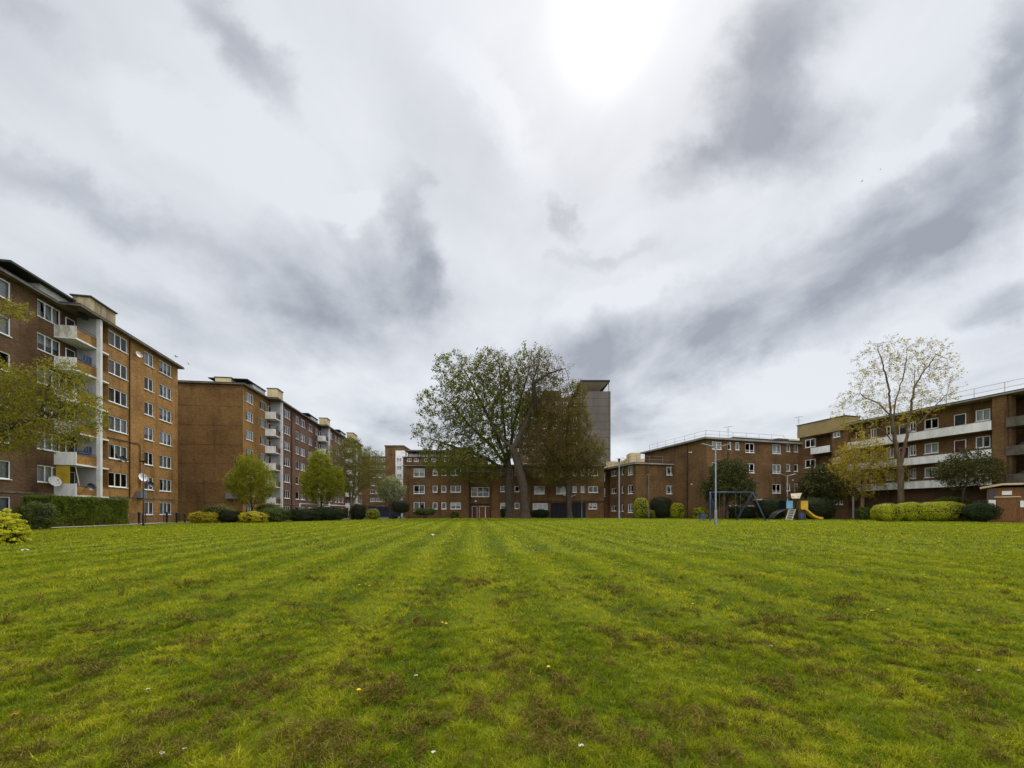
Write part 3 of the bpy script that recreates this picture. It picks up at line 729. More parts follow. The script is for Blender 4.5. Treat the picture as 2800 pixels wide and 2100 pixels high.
w.quad([fD.W(X(1109), 11, -.3), fD.W(X(1109), 0, -.3), fD.W(X(1109), 0, zt), fD.W(X(1109), 11, zt)], 0)
w.quad([fD.W(X(1652), 11, -.3), fD.W(X(1109), 11, -.3), fD.W(X(1109), 11, zt), fD.W(X(1652), 11, zt)], 0)
w.quad([fD.W(X(1452), 0, -.3), fD.W(X(1452), .35, -.3), fD.W(X(1452), .35, Z(1371)), fD.W(X(1452), 0, Z(1371))], 0)
w.build('wall', [BD, BO], rD)
m = MB(); m.box(fD, X(1109) - .4, X(1652) + .3, -.45, 11.4, zt, zt + .14, 0); m.box(fD, X(1109) - .3, X(1652) + .2, -.35, 11.3, zt + .14, zt + .24, 1); m.build('roof', [CONC, DARKROOF], rD)
door(rD, fD, X(1289), .35, X(1303) - X(1289), 2.1, 1.2, REDP)
door(rD, fD, X(1309), .35, 1.0, 2.1, 1.2, BROWND); door(rD, fD, X(1309) + 1.0, .35, 1.0, 2.1, 1.2, BROWND)
for i, o in enumerate(lowr[2:]):
    m = MB(); n = 3
    for k in range(n):
        xa = o[0] + o[2] * k / n; m.box(fD, xa + .02, xa + o[2] / n - .02, .45, .5, -.3, o[1] + o[3] - .02)
        for j in range(4): m.box(fD, xa + .1 + j * o[2] / n / 4.4, xa + .14 + j * o[2] / n / 4.4, .43, .45, -.2, o[1] + o[3] - .1)
    m.build('garage_door', NAVY, rD)
m = MB()
for u in (1300,): m.tube([fD.W(X(u), .62, Z(1370)), fD.W(X(u), .5, Z(1370))], .16, 10)
m.build('wall_lamp', PANEL, rD)
m = MB(); 
for u in (1284.5, 1344, 1455): m.tube([fD.W(X(u) - .1, -.07, 0), fD.W(X(u) - .1, -.07, zt)], .05, 6)
m.build('wall_pipe', BLACKM, rD)
# glazed stair link at the right end
m = MB(); st = px_ops(Yd, [(1653.5, 1664, 1290, 1313, '1g', -1), (1653.5, 1664, 1333, 1357, '1g', -1)])
wall_windows(m, rD, fD, X(1652), X(1672), -.3, zt - .15, 1.6, [(o[0], o[1], o[2], o[3], o[4], -1) for o in st], 0); m.build('stair_link', BR, rD)
m = MB(); px_box(m, 1650, 1712, 1262, 1282, 84, 6); px_box(m, 1724.5, 1752, 1238, 1300, 80, 3.0); px_box(m, 1712, 1775, 1254, 1300, 83, 4); m.build('roof_plant_room', CREAM, rD)

# ================================================================== right-hand block: low part, tall part
fs1 = Fr((P(1667, 0, 68).x, 68.0), (.2805, -.96)); L1 = fs1.ux(1739); c1 = fs1.W(L1, 0, 0)
fr1 = Fr((c1.x, c1.y), (.96, .2805)); E1 = fr1.ux(1874)
rR = empty('apartment_block', c1, 'brown brick block right of centre stepping from three up to four storeys', 'building')
w = MB(); z1 = fs1.z(1269, L1)
def fops(fr, lst, y=0):
    r = []
    for (u0, u1, v0, v1, k, *c) in lst:
        xa, xb = fr.ux(u0, y), fr.ux(u1, y); r.append((xa, fr.z(v1, xa, y), xb - xa, (v1 - v0) / F * fr.W(xa, y, 0).y, k, *c))
    return r
P0 = 2.78
def rep(ops, n, pitch): return [(o[0], o[1] - pitch * i, *o[2:5], o[5] if len(o) > 5 else RNG.choice([-1, -1, -1, 2, 1, 0])) for i in range(n) for o in ops]
sid = rep(fops(fs1, [(1672, 1685, 1288, 1303, '2'), (1700, 1705, 1280, 1299, '1'), (1717, 1731, 1276, 1300, '2b')]), 3, P0)
wall_windows(w, rR, fs1, 0, L1, -.3, z1, 0, sid, 0)
fro = rep(fops(fr1, [(1822, 1848, 1276, 1299, '2b', 2)]), 2, P0)
wall_windows(w, rR, fr1, 0, E1, -.3, z1, 0, fro, 0)
# tall part
fs2o = None
Yc2 = 54.2 * 1.03; c2 = P(1931, 0, Yc2); fr2 = Fr((c2.x, c2.y), (.96, .2805)); E2 = fr2.ux(2186)
fs2 = Fr((c2.x - .2805 * 14, c2.y + .96 * 14), (.2805, -.96))
z2 = CZ + (1405 - 1201) / F * Yc2
facade(w, fs2, 0, 14, -.3, z2, 0, [], 0)
f2 = fops(fr2, [(1947, 1973, 1207, 1228, '2b'), (1989, 1999, 1208, 1229, '1'), (2011, 2022, 1209, 1230, '1'), (2038, 2063, 1211, 1237, '2b'), (2112, 2135, 1215, 1240, '2b'), (2150, 2161, 1215, 1235, '1'), (2171, 2182, 1216, 1236, '1')])
ops = rep(f2, 3, P0)
ops += [(o[0], o[1] - 3 * P0 - .1, o[2], o[3] * (.9), '2' if '2' in o[4] else '1') for o in f2 if f2.index(o) in (1, 2, 3)]
wall_windows(w, rR, fr2, 0, E2, -.3, z2, 0, ops, 0)
for fr_, xe_, z_, d in ((fr1, E1, z1, 9), (fr2, E2, z2, 9)):
    w.quad([fr_.W(xe_, d, -.3), fr_.W(0, d, -.3), fr_.W(0, d, z_), fr_.W(xe_, d, z_)], 0); w.quad([fr_.W(xe_, 0, -.3), fr_.W(xe_, d, -.3), fr_.W(xe_, d, z_), fr_.W(xe_, 0, z_)], 0)
w.build('wall', [BD], rR)
m = MB(); m.box(fr1, -.45, E1 + 1.3, -.45, 9.4, z1, z1 + .2, 0); m.box(fr1, -.4, E1 + 1.2, -.4, 9.3, z1 + .2, z1 + .28, 1)
m.box(fr2, -.6, E2 + .2, -.5, 14.4, z2, z2 + .24, 0); m.box(fr2, 4.5, E2 + .1, .0, 9, z2 + .24, z2 + .55, 1); m.build('roof', [CONC, DARKROOF], rR)
rail(rR, fr1, [(.2, 8.5, z1 + .28), (.2, .2, z1 + .28), (E1 + .6, .2, z1 + .28)])
rail(rR, fr2, [(.2, 13, z2 + .24), (.2, .3, z2 + .24), (E2 - 2.5, .3, z2 + .24)])
m = MB()
for q in (fs2.W(14 - fs2.ux(1931) * 0 - 3.6, -.07, 0), fr2.W(-.0 + fr2.ux(1990, 0), -.07, 0)): m.tube([q, q + Vector((0, 0, z2 - .1))], .05, 6)
m.build('wall_pipe', BLACKM, rR)
m = MB(); xa, xb = fr2.ux(2112, 6), fr2.ux(2170, 6); m.box(fr2, xa, xb, 5, 9, z2 + .3, z2 + 1.9, 0); m.box(fr2, xb - 2.2, xb, 4.98, 9, z2 + .3, z2 + 1.9, 1); m.build('roof_plant_room', [BR, CREAM], rR)
m = MB(); xa, xb = fr2.ux(2068, -1), fr2.ux(2106, -1); m.box(fr2, xa, xb, -1.6, -.01, 3.05, 3.17); m.build('entrance_canopy', PANEL, rR)
m = MB()
for u, v in ((1931 - 45, 1237), (1931 - 40, 1237), (1892, 1324), (2167, 1313), (2036, 1364)):
    fr_ = fs2 if u < 1931 else fr2; x = fr_.ux(u); z = fr_.z(v, x); m.box(fr_, x - .08, x + .08, -.12, -.001, z - .08, z + .08)
m.build('wall_lamp', PANEL, rR)

# ================================================================== gallery block at the right
q = fr2.W(E2, 0, 0); f4 = Fr((q.x, q.y), (.2805, -.96))
r4 = empty('apartment_block', f4.W(14, 0, 0), 'long gallery block at the far right with white access balconies and open stairs', 'building')
xa0, xa1 = f4.ux(2223), f4.ux(2274); xg0, xg1 = f4.ux(2319), f4.ux(2711); xEnd = xg1 + 14
z4 = CZ + (1405 - 1152) / F * f4.W(f4.ux(2372), 0, 0).y
lv = []                                  # gallery levels (parapet top, bottom)
for vt, vb in ((1150, 1174), (1228, 1250), (1303, 1325)): lv.append((f4.z(vt, xg1), f4.z(vb, xg1)))
w = MB()
fl = fops(f4, [(2201, 2229, 1206, 1225, '2b', -1)]); fl = [(o[0], o[1], o[2], 1.15, '2', -1) for o in fl]
fl = rep(fl, 3, 2.86)
facade(w, f4, 0, xa0, -.3, z4, 0, fl, 0)
for o in fl: window(r4, f4, *o[:4], 0, '2', -1)
fm = fops(f4, [(2278, 2297, 1183, 1197, '2'), (2278, 2297, 1252, 1268, '2'), (2279, 2290, 1363, 1380, '1'), (2295, 2305, 1363, 1380, '1')])
wall_windows(w, r4, f4, xa1, xg0, -.3, z4, 0, fm, 0)
facade(w, f4, xa0, xa1, -.3, z4, 1.2, [], 0); 
gw = []
def gx(u): return f4.ux(u, 1.2)
lvz = [l[1] + .12 for l in lv]           # floor heights
for zf in lvz:
    for (u0, u1, k) in ((2380, 2396, '2'), (2423, 2444, '2'), (2487, 2505, '2'), (2527, 2566, '2'), (2667, 2708, '2')):
        gw.append((gx(u0), zf + 1.05, gx(u1) - gx(u0), 1.15, k))
doors = [(gx(u), zf) for zf in lvz for u in (2342, 2460, 2610)]
xr0, xr1 = gx(2319), gx(2711)
wall_windows(w, r4, f4, xg0, xg1, lvz[2] - .2, z4, 1.2, gw, 0)
gar = [(gx(2402), .3, gx(2440) - gx(2402), 2.3, 'x'), (gx(2475), .3, 2.6, 2.3, 'x'), (gx(2570), .3, 2.3, 2.3, 'x'), (gx(2640), .3, 1.8, 2.3, 'x')]
facade(w, f4, xg0, xg1, -.3, lvz[2] - .2, 1.2, gar, 1)
for (x, z) in doors: door(r4, f4, x, z, .95, 2.1, 1.1, REDP if RNG.random() < .5 else DARK)
for xx, ya, yb in ((.02, 9, 0), (xa0, 0, 1.2), (xa1, 1.2, 0), (xg0, 0, 1.2)):
    w.quad([f4.W(xx, ya, -.3), f4.W(xx, yb, -.3), f4.W(xx, yb, z4), f4.W(xx, ya, z4)], 0)
# open stair bay
facade(w, f4, xg1, xEnd, -.3, z4, 3.6, [], 0)
w.quad([f4.W(xg1, 1.2, -.3), f4.W(xg1, 3.6, -.3), f4.W(xg1, 3.6, z4), f4.W(xg1, 1.2, z4)], 0)
w.box(f4, xg1, xg1 + 1.0, .1, 1.3, -.3, z4, 0)
w.quad([f4.W(xEnd, 3.6, -.3), f4.W(xEnd, 9, -.3), f4.W(xEnd, 9, z4), f4.W(xEnd, 3.6, z4)], 0)
w.quad([f4.W(xEnd, 9, -.3), f4.W(0, 9, -.3), f4.W(0, 9, z4), f4.W(xEnd, 9, z4)], 0)
w.build('wall', [BD, BB], r4)
for o in gar:
    m = MB(); m.box(f4, o[0], o[0] + o[2], 1.27, 1.3, o[1], o[1] + o[3])
    for j in range(12): m.box(f4, o[0], o[0] + o[2], 1.255, 1.27, o[1] + .08 + j * .19, o[1] + .1 + j * .19)
    m.build('garage_door', GALV, r4)
m = MB(); m.box(f4, -.2, xEnd, -.25, 9.3, z4, z4 + .14, 0); m.box(f4, -.1, xEnd - .1, -.12, 9.2, z4 + .14, z4 + .26, 1); m.build('roof', [CONC, DARKROOF], r4)
m = MB(); xo1 = f4.ux(2319, .3); zo = f4.z(1138, xo1, .3)
m.box(f4, -.1, xo1, -.29, 2.4, z4 - .55, zo, 0); m.box(f4, -.2, xo1 + .1, -.38, 2.5, zo, zo + .1, 1); m.build('roof_plant_room', [OCHRE, DARKROOF], r4)
rail(r4, f4, [(xo1 + 1, .5, z4 + .26), (xEnd, .5, z4 + .26)], 1.05)
for i, (zt_, zb_) in enumerate(lv):
    b = MB(); b.box(f4, xg0, xg1, .0, 1.19, zb_, zb_ + .12); b.box(f4, xa0 + .002, xa1 - .002, -.3, 1.19, zb_, zb_ + .12); bal = b.build('balcony', CONC, r4)
    b = MB(); b.box(f4, xg0, xg1, -.09, -.002, zb_ - .03, zt_)
    n = 14
    b.build('parapet', PANEL, bal)
    b = MB(); b.box(f4, xa0 - .02, xa1 + .02, -.42, -.31, zb_ - .03, zt_); b.build('parapet', PANEL, bal)
    b = MB(); b.box(f4, xg0, xg1, -.11, .03, zt_, zt_ + .04); b.build('coping', CONC, bal)
# stair flights and landings in the open bay
m = MB()
for i, (zt_, zb_) in enumerate(lv[:3]):
    m.box(f4, xg1 + 1.0, xEnd, .0, .25, zb_ + .1, zb_ + .9); m.box(f4, xg1 + 1.0, xEnd, .0, 3.59, zb_, zb_ + .12)
m.build('landing', principled('brown_grey_concrete', (.13, .115, .09), .9, .4, 1.2), r4)  # landings in a darker brown-grey than the other concrete
m = MB()
for i, (zt_, zb_) in enumerate(lv):
    z0s = zb_ - 2.86
    for k in range(15):
        xx = xg1 + 1.6 + k * .27; zz = z0s + .19 * k + .12; m.box(f4, xx, xx + .3, .9, 2.1, zz - .05, zz + .17)
    a = f4.W(xg1 + 1.4, .85, z0s + .4); b_ = f4.W(xg1 + 5.7, .85, z0s + 3.3)
    m.quad([a, b_, b_ + Vector((0, 0, .75)), a + Vector((0, 0, .75))]); 
m.build('stair_flight', principled('stair_brown', (.07, .05, .04), .8, .3), r4)
m = MB(); m.box(f4, xg1 + 5.9, xg1 + 6.1, .26, 3.5, 0, z4); m.box(f4, xg1 + 1.05, xg1 + 1.25, .26, 1.0, 0, z4); m.build('stair_wall', BB, r4)
m = MB()
for (zt_, zb_) in lv: m.box(f4, xg1 + 2.75 + .8, xg1 + 5.2, -.08, -.002, zb_ + .35, zb_ + 1.5)
m.build('stair_screen', PANEL, r4)
m = MB(); xx = f4.ux(2331); m.box(f4, xx - .06, xx + .06, .05, .2, 0, lv[2][1]); m.build('gallery_post', WHITE, r4)

# timber pavilion at the right edge
c5 = P(2742, 0, 36); f5 = Fr((c5.x, c5.y), (.65, -.76)); f5s = Fr((c5.x - .2805 * -0, c5.y), (.2805, -.96))
r5 = empty('timber_pavilion', f5.W(2, 0, 0), 'low varnished timber pavilion with pale fascia at the right edge', 'pavilion')
zt5 = CZ + (1405 - 1331) / F * 36; m = MB(); m.box(f5, -.9, 6, 0, 4, 0, zt5 - .1); m.build('wall', BROWND, r5)
m = MB()
for (xa_, xb_, za_, zb_) in ((-1.3, 0, zt5 - .15, zt5 + .12), (0, 6.4, zt5 + .12, zt5 + .0)):
    n = len(m.v)
    for x_, z_ in ((xa_, za_), (xb_, zb_)):
        for y_ in (-.5, 4.5):
            for dz in (0, .16): m.v.append(tuple(f5.W(x_, y_, z_ + dz)))
    for f in ((0, 1, 5, 4), (2, 6, 7, 3), (0, 4, 6, 2), (1, 3, 7, 5), (0, 2, 3, 1), (4, 5, 7, 6)): m.f.append(tuple(n + i for i in f)); m.mi.append(0)
m.build('roof', CREAM, r5)
for (a, b_, z0_, z1_) in ((-.8, -.4, .72, .95), (1.2, 3.2, .72, .95)):
    m = MB(); m.box(f5, a, b_, -.05, -.001, zt5 * z0_, zt5 * z1_); m.build('window', principled('dusty_glass', (.06, .06, .065), .25, .4, 4), r5)
door(r5, f5, -.35, .6, 1.2, 1.9, -.12, BROWND, BROWND)
for (a, b_, za, zb_) in ((-.05, .5, 2.82, 3.15), (-.8, -.4, 1.8, 2.4), (.95, 1.25, 1.75, 2.3)):
    m = MB(); m.box(f5, a, b_, -.05, -.002, za, zb_); m.build('notice', PANEL, r5)
m = MB(); m.box(f5, -.5, 1.0, -.08, -.002, 2.6, 2.68); m.build('lintel', CREAM, r5)
# ================================================================== trees and shrubs
def ell_points(rs, ell, n):
    """points filling a union of ellipsoids (cx,cy,cz,rx,ry,rz), denser near the shell"""
    vol = np.array([e[3] * e[4] * e[5] for e in ell]); k = rs.choice(len(ell), n, p=vol / vol.sum())
    d = rs.normal(size=(n, 3)); d /= np.linalg.norm(d, axis=1)[:, None]; r = rs.rand(n) ** (1 / 4.0)
    e = np.array(ell)[k]; return e[:, :3] + d * r[:, None] * e[:, 3:6]
def colonize(nodes, par, att, step, di, dk, iters, rs, up=.0):
    nodes = [np.array(p, float) for p in nodes]; par = list(par); att = att.copy()
    N = np.array(nodes); best = np.full(len(att), 1e9); bi = np.zeros(len(att), int)
    for s in range(0, len(N), 200):
        D = np.linalg.norm(att[:, None] - N[None, s:s + 200], axis=2); j = D.argmin(1); dd = D[np.arange(len(att)), j]
        w = dd < best; best[w] = dd[w]; bi[w] = j[w] + s
    used = {}
    for it in range(iters):
        act = best < di
        if not act.any(): di *= 1.5; act = best < di
        if not act.any(): break
        ks = np.unique(bi[act]); new = []; np_ = []
        for k in ks:
            a = att[act & (bi == k)] - N[k]; d = (a / (np.linalg.norm(a, axis=1)[:, None] + 1e-9)).mean(0)
            d = d + rs.normal(size=3) * .12 + np.array([0, 0, up]); l = np.linalg.norm(d)
            if l < 1e-3: continue
            p = N[k] + d / l * step
            c = used.get(k, 0); used[k] = c + 1
            if c > 3: continue
            new.append(p); np_.append(k)
        if not new: break
        base = len(N); N = np.vstack([N, np.array(new)]); par += np_
        D = np.linalg.norm(att[:, None] - np.array(new)[None], axis=2); j = D.argmin(1); dd = D[np.arange(len(att)), j]
        w = dd < best; best[w] = dd[w]; bi[w] = j[w] + base
        keep = best > dk; att, best, bi = att[keep], best[keep], bi[keep]
        if len(att) == 0: break
    return N, np.array(par)
def radii(N, par, rtip, rbase, expo=2.3):
    n = len(N); acc = np.zeros(n)
    ch = np.zeros(n, int)
    for i in range(n):
        if par[i] >= 0: ch[par[i]] += 1
    for i in range(n - 1, -1, -1):
        if ch[i] == 0: acc[i] = 1.0
        if par[i] >= 0: acc[par[i]] += acc[i]
    r = rtip * acc ** (1 / expo); 
    if r[0] > 1e-9:
        g = math.log(rbase / rtip) / math.log(max(r[0] / rtip, 1.01)); r = rtip * (r / rtip) ** g
    return r, ch
def limbs(mb, N, par, r, nbig=9, flare=None):
    """tubes that follow the thickest child"""
    n = len(N); kids = [[] for _ in range(n)]
    for i in range(n):
        if par[i] >= 0: kids[par[i]].append(i)
    starts = [(0, None)]
    while starts:
        s, p0 = starts.pop(); pts = [] if p0 is None else [N[p0]]; rr = [] if p0 is None else [min(r[p0], r[s] * 1.15)]
        c = s
        while True:
            pts.append(N[c]); rr.append(r[c])
            if not kids[c]: break
            k = max(kids[c], key=lambda q: r[q])
            for q in kids[c]:
                if q != k: starts.append((q, c))
            c = k
        if len(pts) < 2: continue
        rm = max(rr); mb.tube(pts, rr, nbig if rm > .12 else (6 if rm > .04 else (4 if rm > .015 else 3)), cap=False)
def leaves(rs, C, size, flat=.0, asp=.55, jit=.35, out=None):
    """one bent-free quad per centre"""
    n = len(C); nrm = rs.normal(size=(n, 3)); nrm[:, 2] += flat * 3
    if out is not None: nrm = nrm * .45 + out * 1.0
    nrm /= np.linalg.norm(nrm, axis=1)[:, None]
    t = rs.normal(size=(n, 3)); a = np.cross(nrm, t); a /= np.linalg.norm(a, axis=1)[:, None] + 1e-9; b = np.cross(nrm, a)
    s = (size * (1 + jit * rs.normal(size=n)).clip(.4, 1.8))[:, None]
    V = np.empty((n, 4, 3)); V[:, 0] = C - a * s * .5; V[:, 1] = C + b * s * asp * .5; V[:, 2] = C + a * s * .5; V[:, 3] = C - b * s * asp * .5
    return V.reshape(-1, 3), np.arange(n * 4).reshape(n, 4)
def tree(name, label, cat, base, trunk, ell, mat, bark=BARK, seed=1, natt=900, step=.35, dk=.55, rbase=.25, rtip=.008, leaf=.16, nleaf=6, spread=.28,
         thr=.03, keep=1.0, up=.05, flat=0, group=None, extra=None, di=6, side=None, asp=.55, expo=2.3, ntw=2):
    """trunk: list of points from the base to the first fork"""
    rs = np.random.RandomState(seed)
    root = empty(name, base, label, cat, group)
    att = ell_points(rs, ell, natt)
    nodes = [np.array(base)]; par = [-1]
    for a, b in zip(trunk[:-1], trunk[1:]):
        a = np.array(a); b = np.array(b); k = max(1, int(np.linalg.norm(b - a) / step))
        for i in range(1, k + 1): nodes.append(a + (b - a) * i / k + rs.normal(size=3) * .015); par.append(len(nodes) - 2)
    if side:                                            # hand-placed main limbs, each starting from the nearest trunk node
        for lim in side:
            p0 = np.array(lim[0]); k0 = int(np.argmin([np.linalg.norm(q - p0) for q in nodes])); prev = k0; cur = nodes[k0]
            for b in lim[1:]:
                b = np.array(b); k = max(1, int(np.linalg.norm(b - cur) / step)); a = cur
                for i in range(1, k + 1): nodes.append(a + (b - a) * i / k + rs.normal(size=3) * .03); par.append(prev); prev = len(nodes) - 1
                cur = b
    N, par = colonize(nodes, par, att, step, di, dk, 220, rs, up)
    r, ch = radii(N, par, rtip, rbase, expo)
    h0 = N[:, 2] - base[2]; r = r * (1 + .45 * np.exp(-np.maximum(h0, 0) / .35) * (r > rbase * .6))
    mb = MB(); limbs(mb, N, par, r); bo = mb.build('trunk', bark, root, smooth=True)
    # leafy twigs: every thin shoot carries a curved twig with side twigs, leaves along them
    tips = np.where(r < thr)[0]; tk = np.repeat(tips, ntw); pd = N[tk] - N[np.maximum(par[tk], 0)]; pd /= np.linalg.norm(pd, axis=1)[:, None] + 1e-9
    L = spread * (1.2 + 1.4 * rs.rand(len(tk)))
    def grow(p, d, L, r0):
        pts = [p]; 
        for s_ in range(3):
            d = d + rs.normal(size=d.shape) * .28 + np.array([0, 0, .10 + up]); d /= np.linalg.norm(d, axis=1)[:, None]; pts.append(pts[-1] + d * (L / 3)[:, None])
        Vs, Fs = [], []
        for s_ in range(3):
            a_, b_ = pts[s_], pts[s_ + 1]; t = b_ - a_; q1 = np.cross(t, rs.normal(size=t.shape)); q1 /= np.linalg.norm(q1, axis=1)[:, None] + 1e-9
            q2 = np.cross(t / (np.linalg.norm(t, axis=1)[:, None] + 1e-9), q1); ra, rb = r0 * (1 - s_ * .28), r0 * (1 - (s_ + 1) * .28)
            ring = [q1, -.5 * q1 + .87 * q2, -.5 * q1 - .87 * q2]
            V_ = np.stack([a_ + k_ * ra for k_ in ring] + [b_ + k_ * rb for k_ in ring], 1); n_ = len(a_)
            i_ = np.arange(n_)[:, None] * 6; Vs.append(V_.reshape(-1, 3)); Fs.append(np.concatenate([i_ + [0, 1, 4, 3], i_ + [1, 2, 5, 4], i_ + [2, 0, 3, 5]]))
        return pts, Vs, Fs
    VV, FF, off, LP = [], [], 0, []
    pts, Vs, Fs = grow(N[tk], pd + rs.normal(size=pd.shape) * .65, L, rtip)
    sets = [(pts, Vs, Fs)]
    for j in (1, 2):
        dd = pts[j + 1] - pts[j]; dd /= np.linalg.norm(dd, axis=1)[:, None] + 1e-9
        sets.append(grow(pts[j], dd + rs.normal(size=dd.shape) * .8, L * .55, rtip * .75))
    for q_, Vs, Fs in sets:
        LP += [q_[1], q_[2], q_[3], q_[3]]
        for V_, F_ in zip(Vs, Fs): VV.append(V_); FF.append(F_ + off); off += len(V_)
    tw = np_mesh('twigs', np.vstack(VV), np.vstack(FF), bark, bo)
    C = np.vstack(LP); C = C[rs.rand(len(C)) < keep]
    C = np.repeat(C, nleaf, 0); C = C + rs.normal(size=C.shape) * leaf * .8
    V, Q = leaves(rs, C, leaf, flat, asp); np_mesh('crown', V, Q, mat, root)
    print(label, 'nodes', len(N), 'twigs', len(tk), 'leaves', len(C))
    return root
def E(u0, u1, v0, v1, Y, dr=1.0, dY=0.0):
    """ellipsoid that fills a photo rectangle at depth Y"""
    a, b = P(u0, v1, Y), P(u1, v0, Y); rx, rz = (b.x - a.x) / 2, (b.z - a.z) / 2
    ta = abs((u0 + u1) / 2 - CU) / F; rx /= math.sqrt(1 + (ta * dr) ** 2) * (.88 if ta > .6 else 1)
    return ((a.x + b.x) / 2, Y + dY, (a.z + b.z) / 2, rx, rx * dr, rz)

L_LIME = leafmat('lime_green_leaves', (.15, .17, .010), (.34, .33, .025), .4)
L_OLIVE = leafmat('olive_leaves', (.095, .105, .010), (.20, .19, .02), .35)
L_SYC = leafmat('spring_sycamore_leaves', (.075, .105, .009), (.185, .20, .020), .4, c3=(.12, .08, .03))
L_BRONZE = leafmat('bronze_green_leaves', (.085, .075, .010), (.18, .15, .02), .35, c3=(.12, .06, .015))
L_BUD = leafmat('brown_buds', (.11, .07, .03), (.15, .11, .03), .25)
L_DARK = leafmat('dark_glossy_leaves', (.032, .036, .009), (.085, .082, .020), .15, .65, c3=(.12, .12, .05), spec=.1)
L_GOLD = leafmat('golden_leaves', (.34, .30, .010), (.60, .46, .02), .35)
L_GOLDG = leafmat('yellow_green_clipped_leaves', (.20, .24, .008), (.48, .46, .02), .3)
L_YEL = leafmat('yellow_spring_leaves', (.30, .23, .015), (.52, .37, .02), .4, c3=(.16, .17, .03))
L_PALE = leafmat('pale_young_leaves', (.22, .18, .018), (.42, .33, .04), .4)
L_HEDGE = leafmat('hedge_leaves', (.070, .105, .008), (.16, .19, .018), .25)
L_HDK = leafmat('dark_hedge_leaves', (.018, .030, .010), (.045, .055, .018), .15, spec=.08)
L_MID = leafmat('mid_green_leaves', (.05, .075, .014), (.12, .14, .03), .3)
L_BLOSSOM = leafmat('blossom_and_pale_leaves', (.13, .16, .05), (.30, .31, .16), .35, c3=(.6, .6, .52))
L_PURP = leafmat('dark_bronze_leaves', (.018, .020, .010), (.045, .044, .018), .1, spec=.08)

BARK3 = principled('brown_bark', (.13, .095, .055), .95, .5, 7, .6, stretch=(1, 1, .3))
L_OVER = leafmat('overhanging_leaves', (.14, .14, .010), (.32, .28, .02), .45)
def gp(u, v=None, Y=None):
    if Y is None: Y = Yg(u, v)
    p = G(u, Y); return p, Y
# --- two clipped-looking light green trees in front of the second block
b, Y = gp(690, 1416, 50)
tree('young_tree', 'bright lime green young tree in front of the blank brick end wall', 'tree', b, [b, P(689, 1390, Y)], [E(640, 735, 1262, 1392, Y), E(617, 690, 1290, 1360, Y), E(700, 757, 1275, 1370, Y), E(650, 720, 1247, 1300, Y)],
     L_LIME, seed=3, natt=1300, step=.22, dk=.32, rbase=.13, rtip=.006, leaf=.12, nleaf=2, spread=.30, keep=.7, thr=.02, up=.25, group='lime green young trees')
b, Y = gp(878, 1414, 54)
tree('young_tree', 'lime green rounded young tree nearest the sparse olive tree', 'tree', b, [b, P(878, 1388, Y)], [E(830, 925, 1262, 1388, Y), E(845, 905, 1237, 1300, Y), E(820, 870, 1290, 1370, Y), E(890, 943, 1285, 1370, Y)],
     L_LIME, seed=8, natt=1500, step=.22, dk=.32, rbase=.15, rtip=.006, leaf=.13, nleaf=2, spread=.30, keep=.85, thr=.02, up=.25, group='lime green young trees')
b, Y = gp(963, 1412, 58)
tree('sparse_tree', 'sparse olive tree forking low in front of the long block', 'tree', b, [b, P(962, 1378, Y)],
     [E(915, 1000, 1195, 1300, Y), E(890, 950, 1215, 1330, Y), E(960, 1055, 1225, 1340, Y, 1), E(930, 1010, 1265, 1360, Y)], L_OLIVE, bark=BARK2, seed=5, natt=1800, step=.33, dk=.48, rbase=.26, rtip=.010, leaf=.12, nleaf=2, keep=.8, spread=.34, thr=.02, up=.05,
     side=[[P(962, 1378, Y), P(952, 1330, Y), P(940, 1270, Y), P(925, 1220, Y)], [P(962, 1378, Y), P(985, 1335, Y), P(1020, 1300, Y)], [P(962, 1378, Y), P(968, 1320, Y + 1), P(975, 1260, Y + 1.5)]])
b, Y = gp(1066, 1412, 63)
tree('blossom_tree', 'small pale tree with white blossom left of the central block', 'tree', b, [b, P(1066, 1380, Y)], [E(1030, 1108, 1308, 1378, Y), E(1045, 1095, 1303, 1350, Y)], L_BLOSSOM, seed=6, natt=700, step=.25, dk=.36, rbase=.14, leaf=.13, nleaf=2, spread=.22, thr=.02, up=.1)
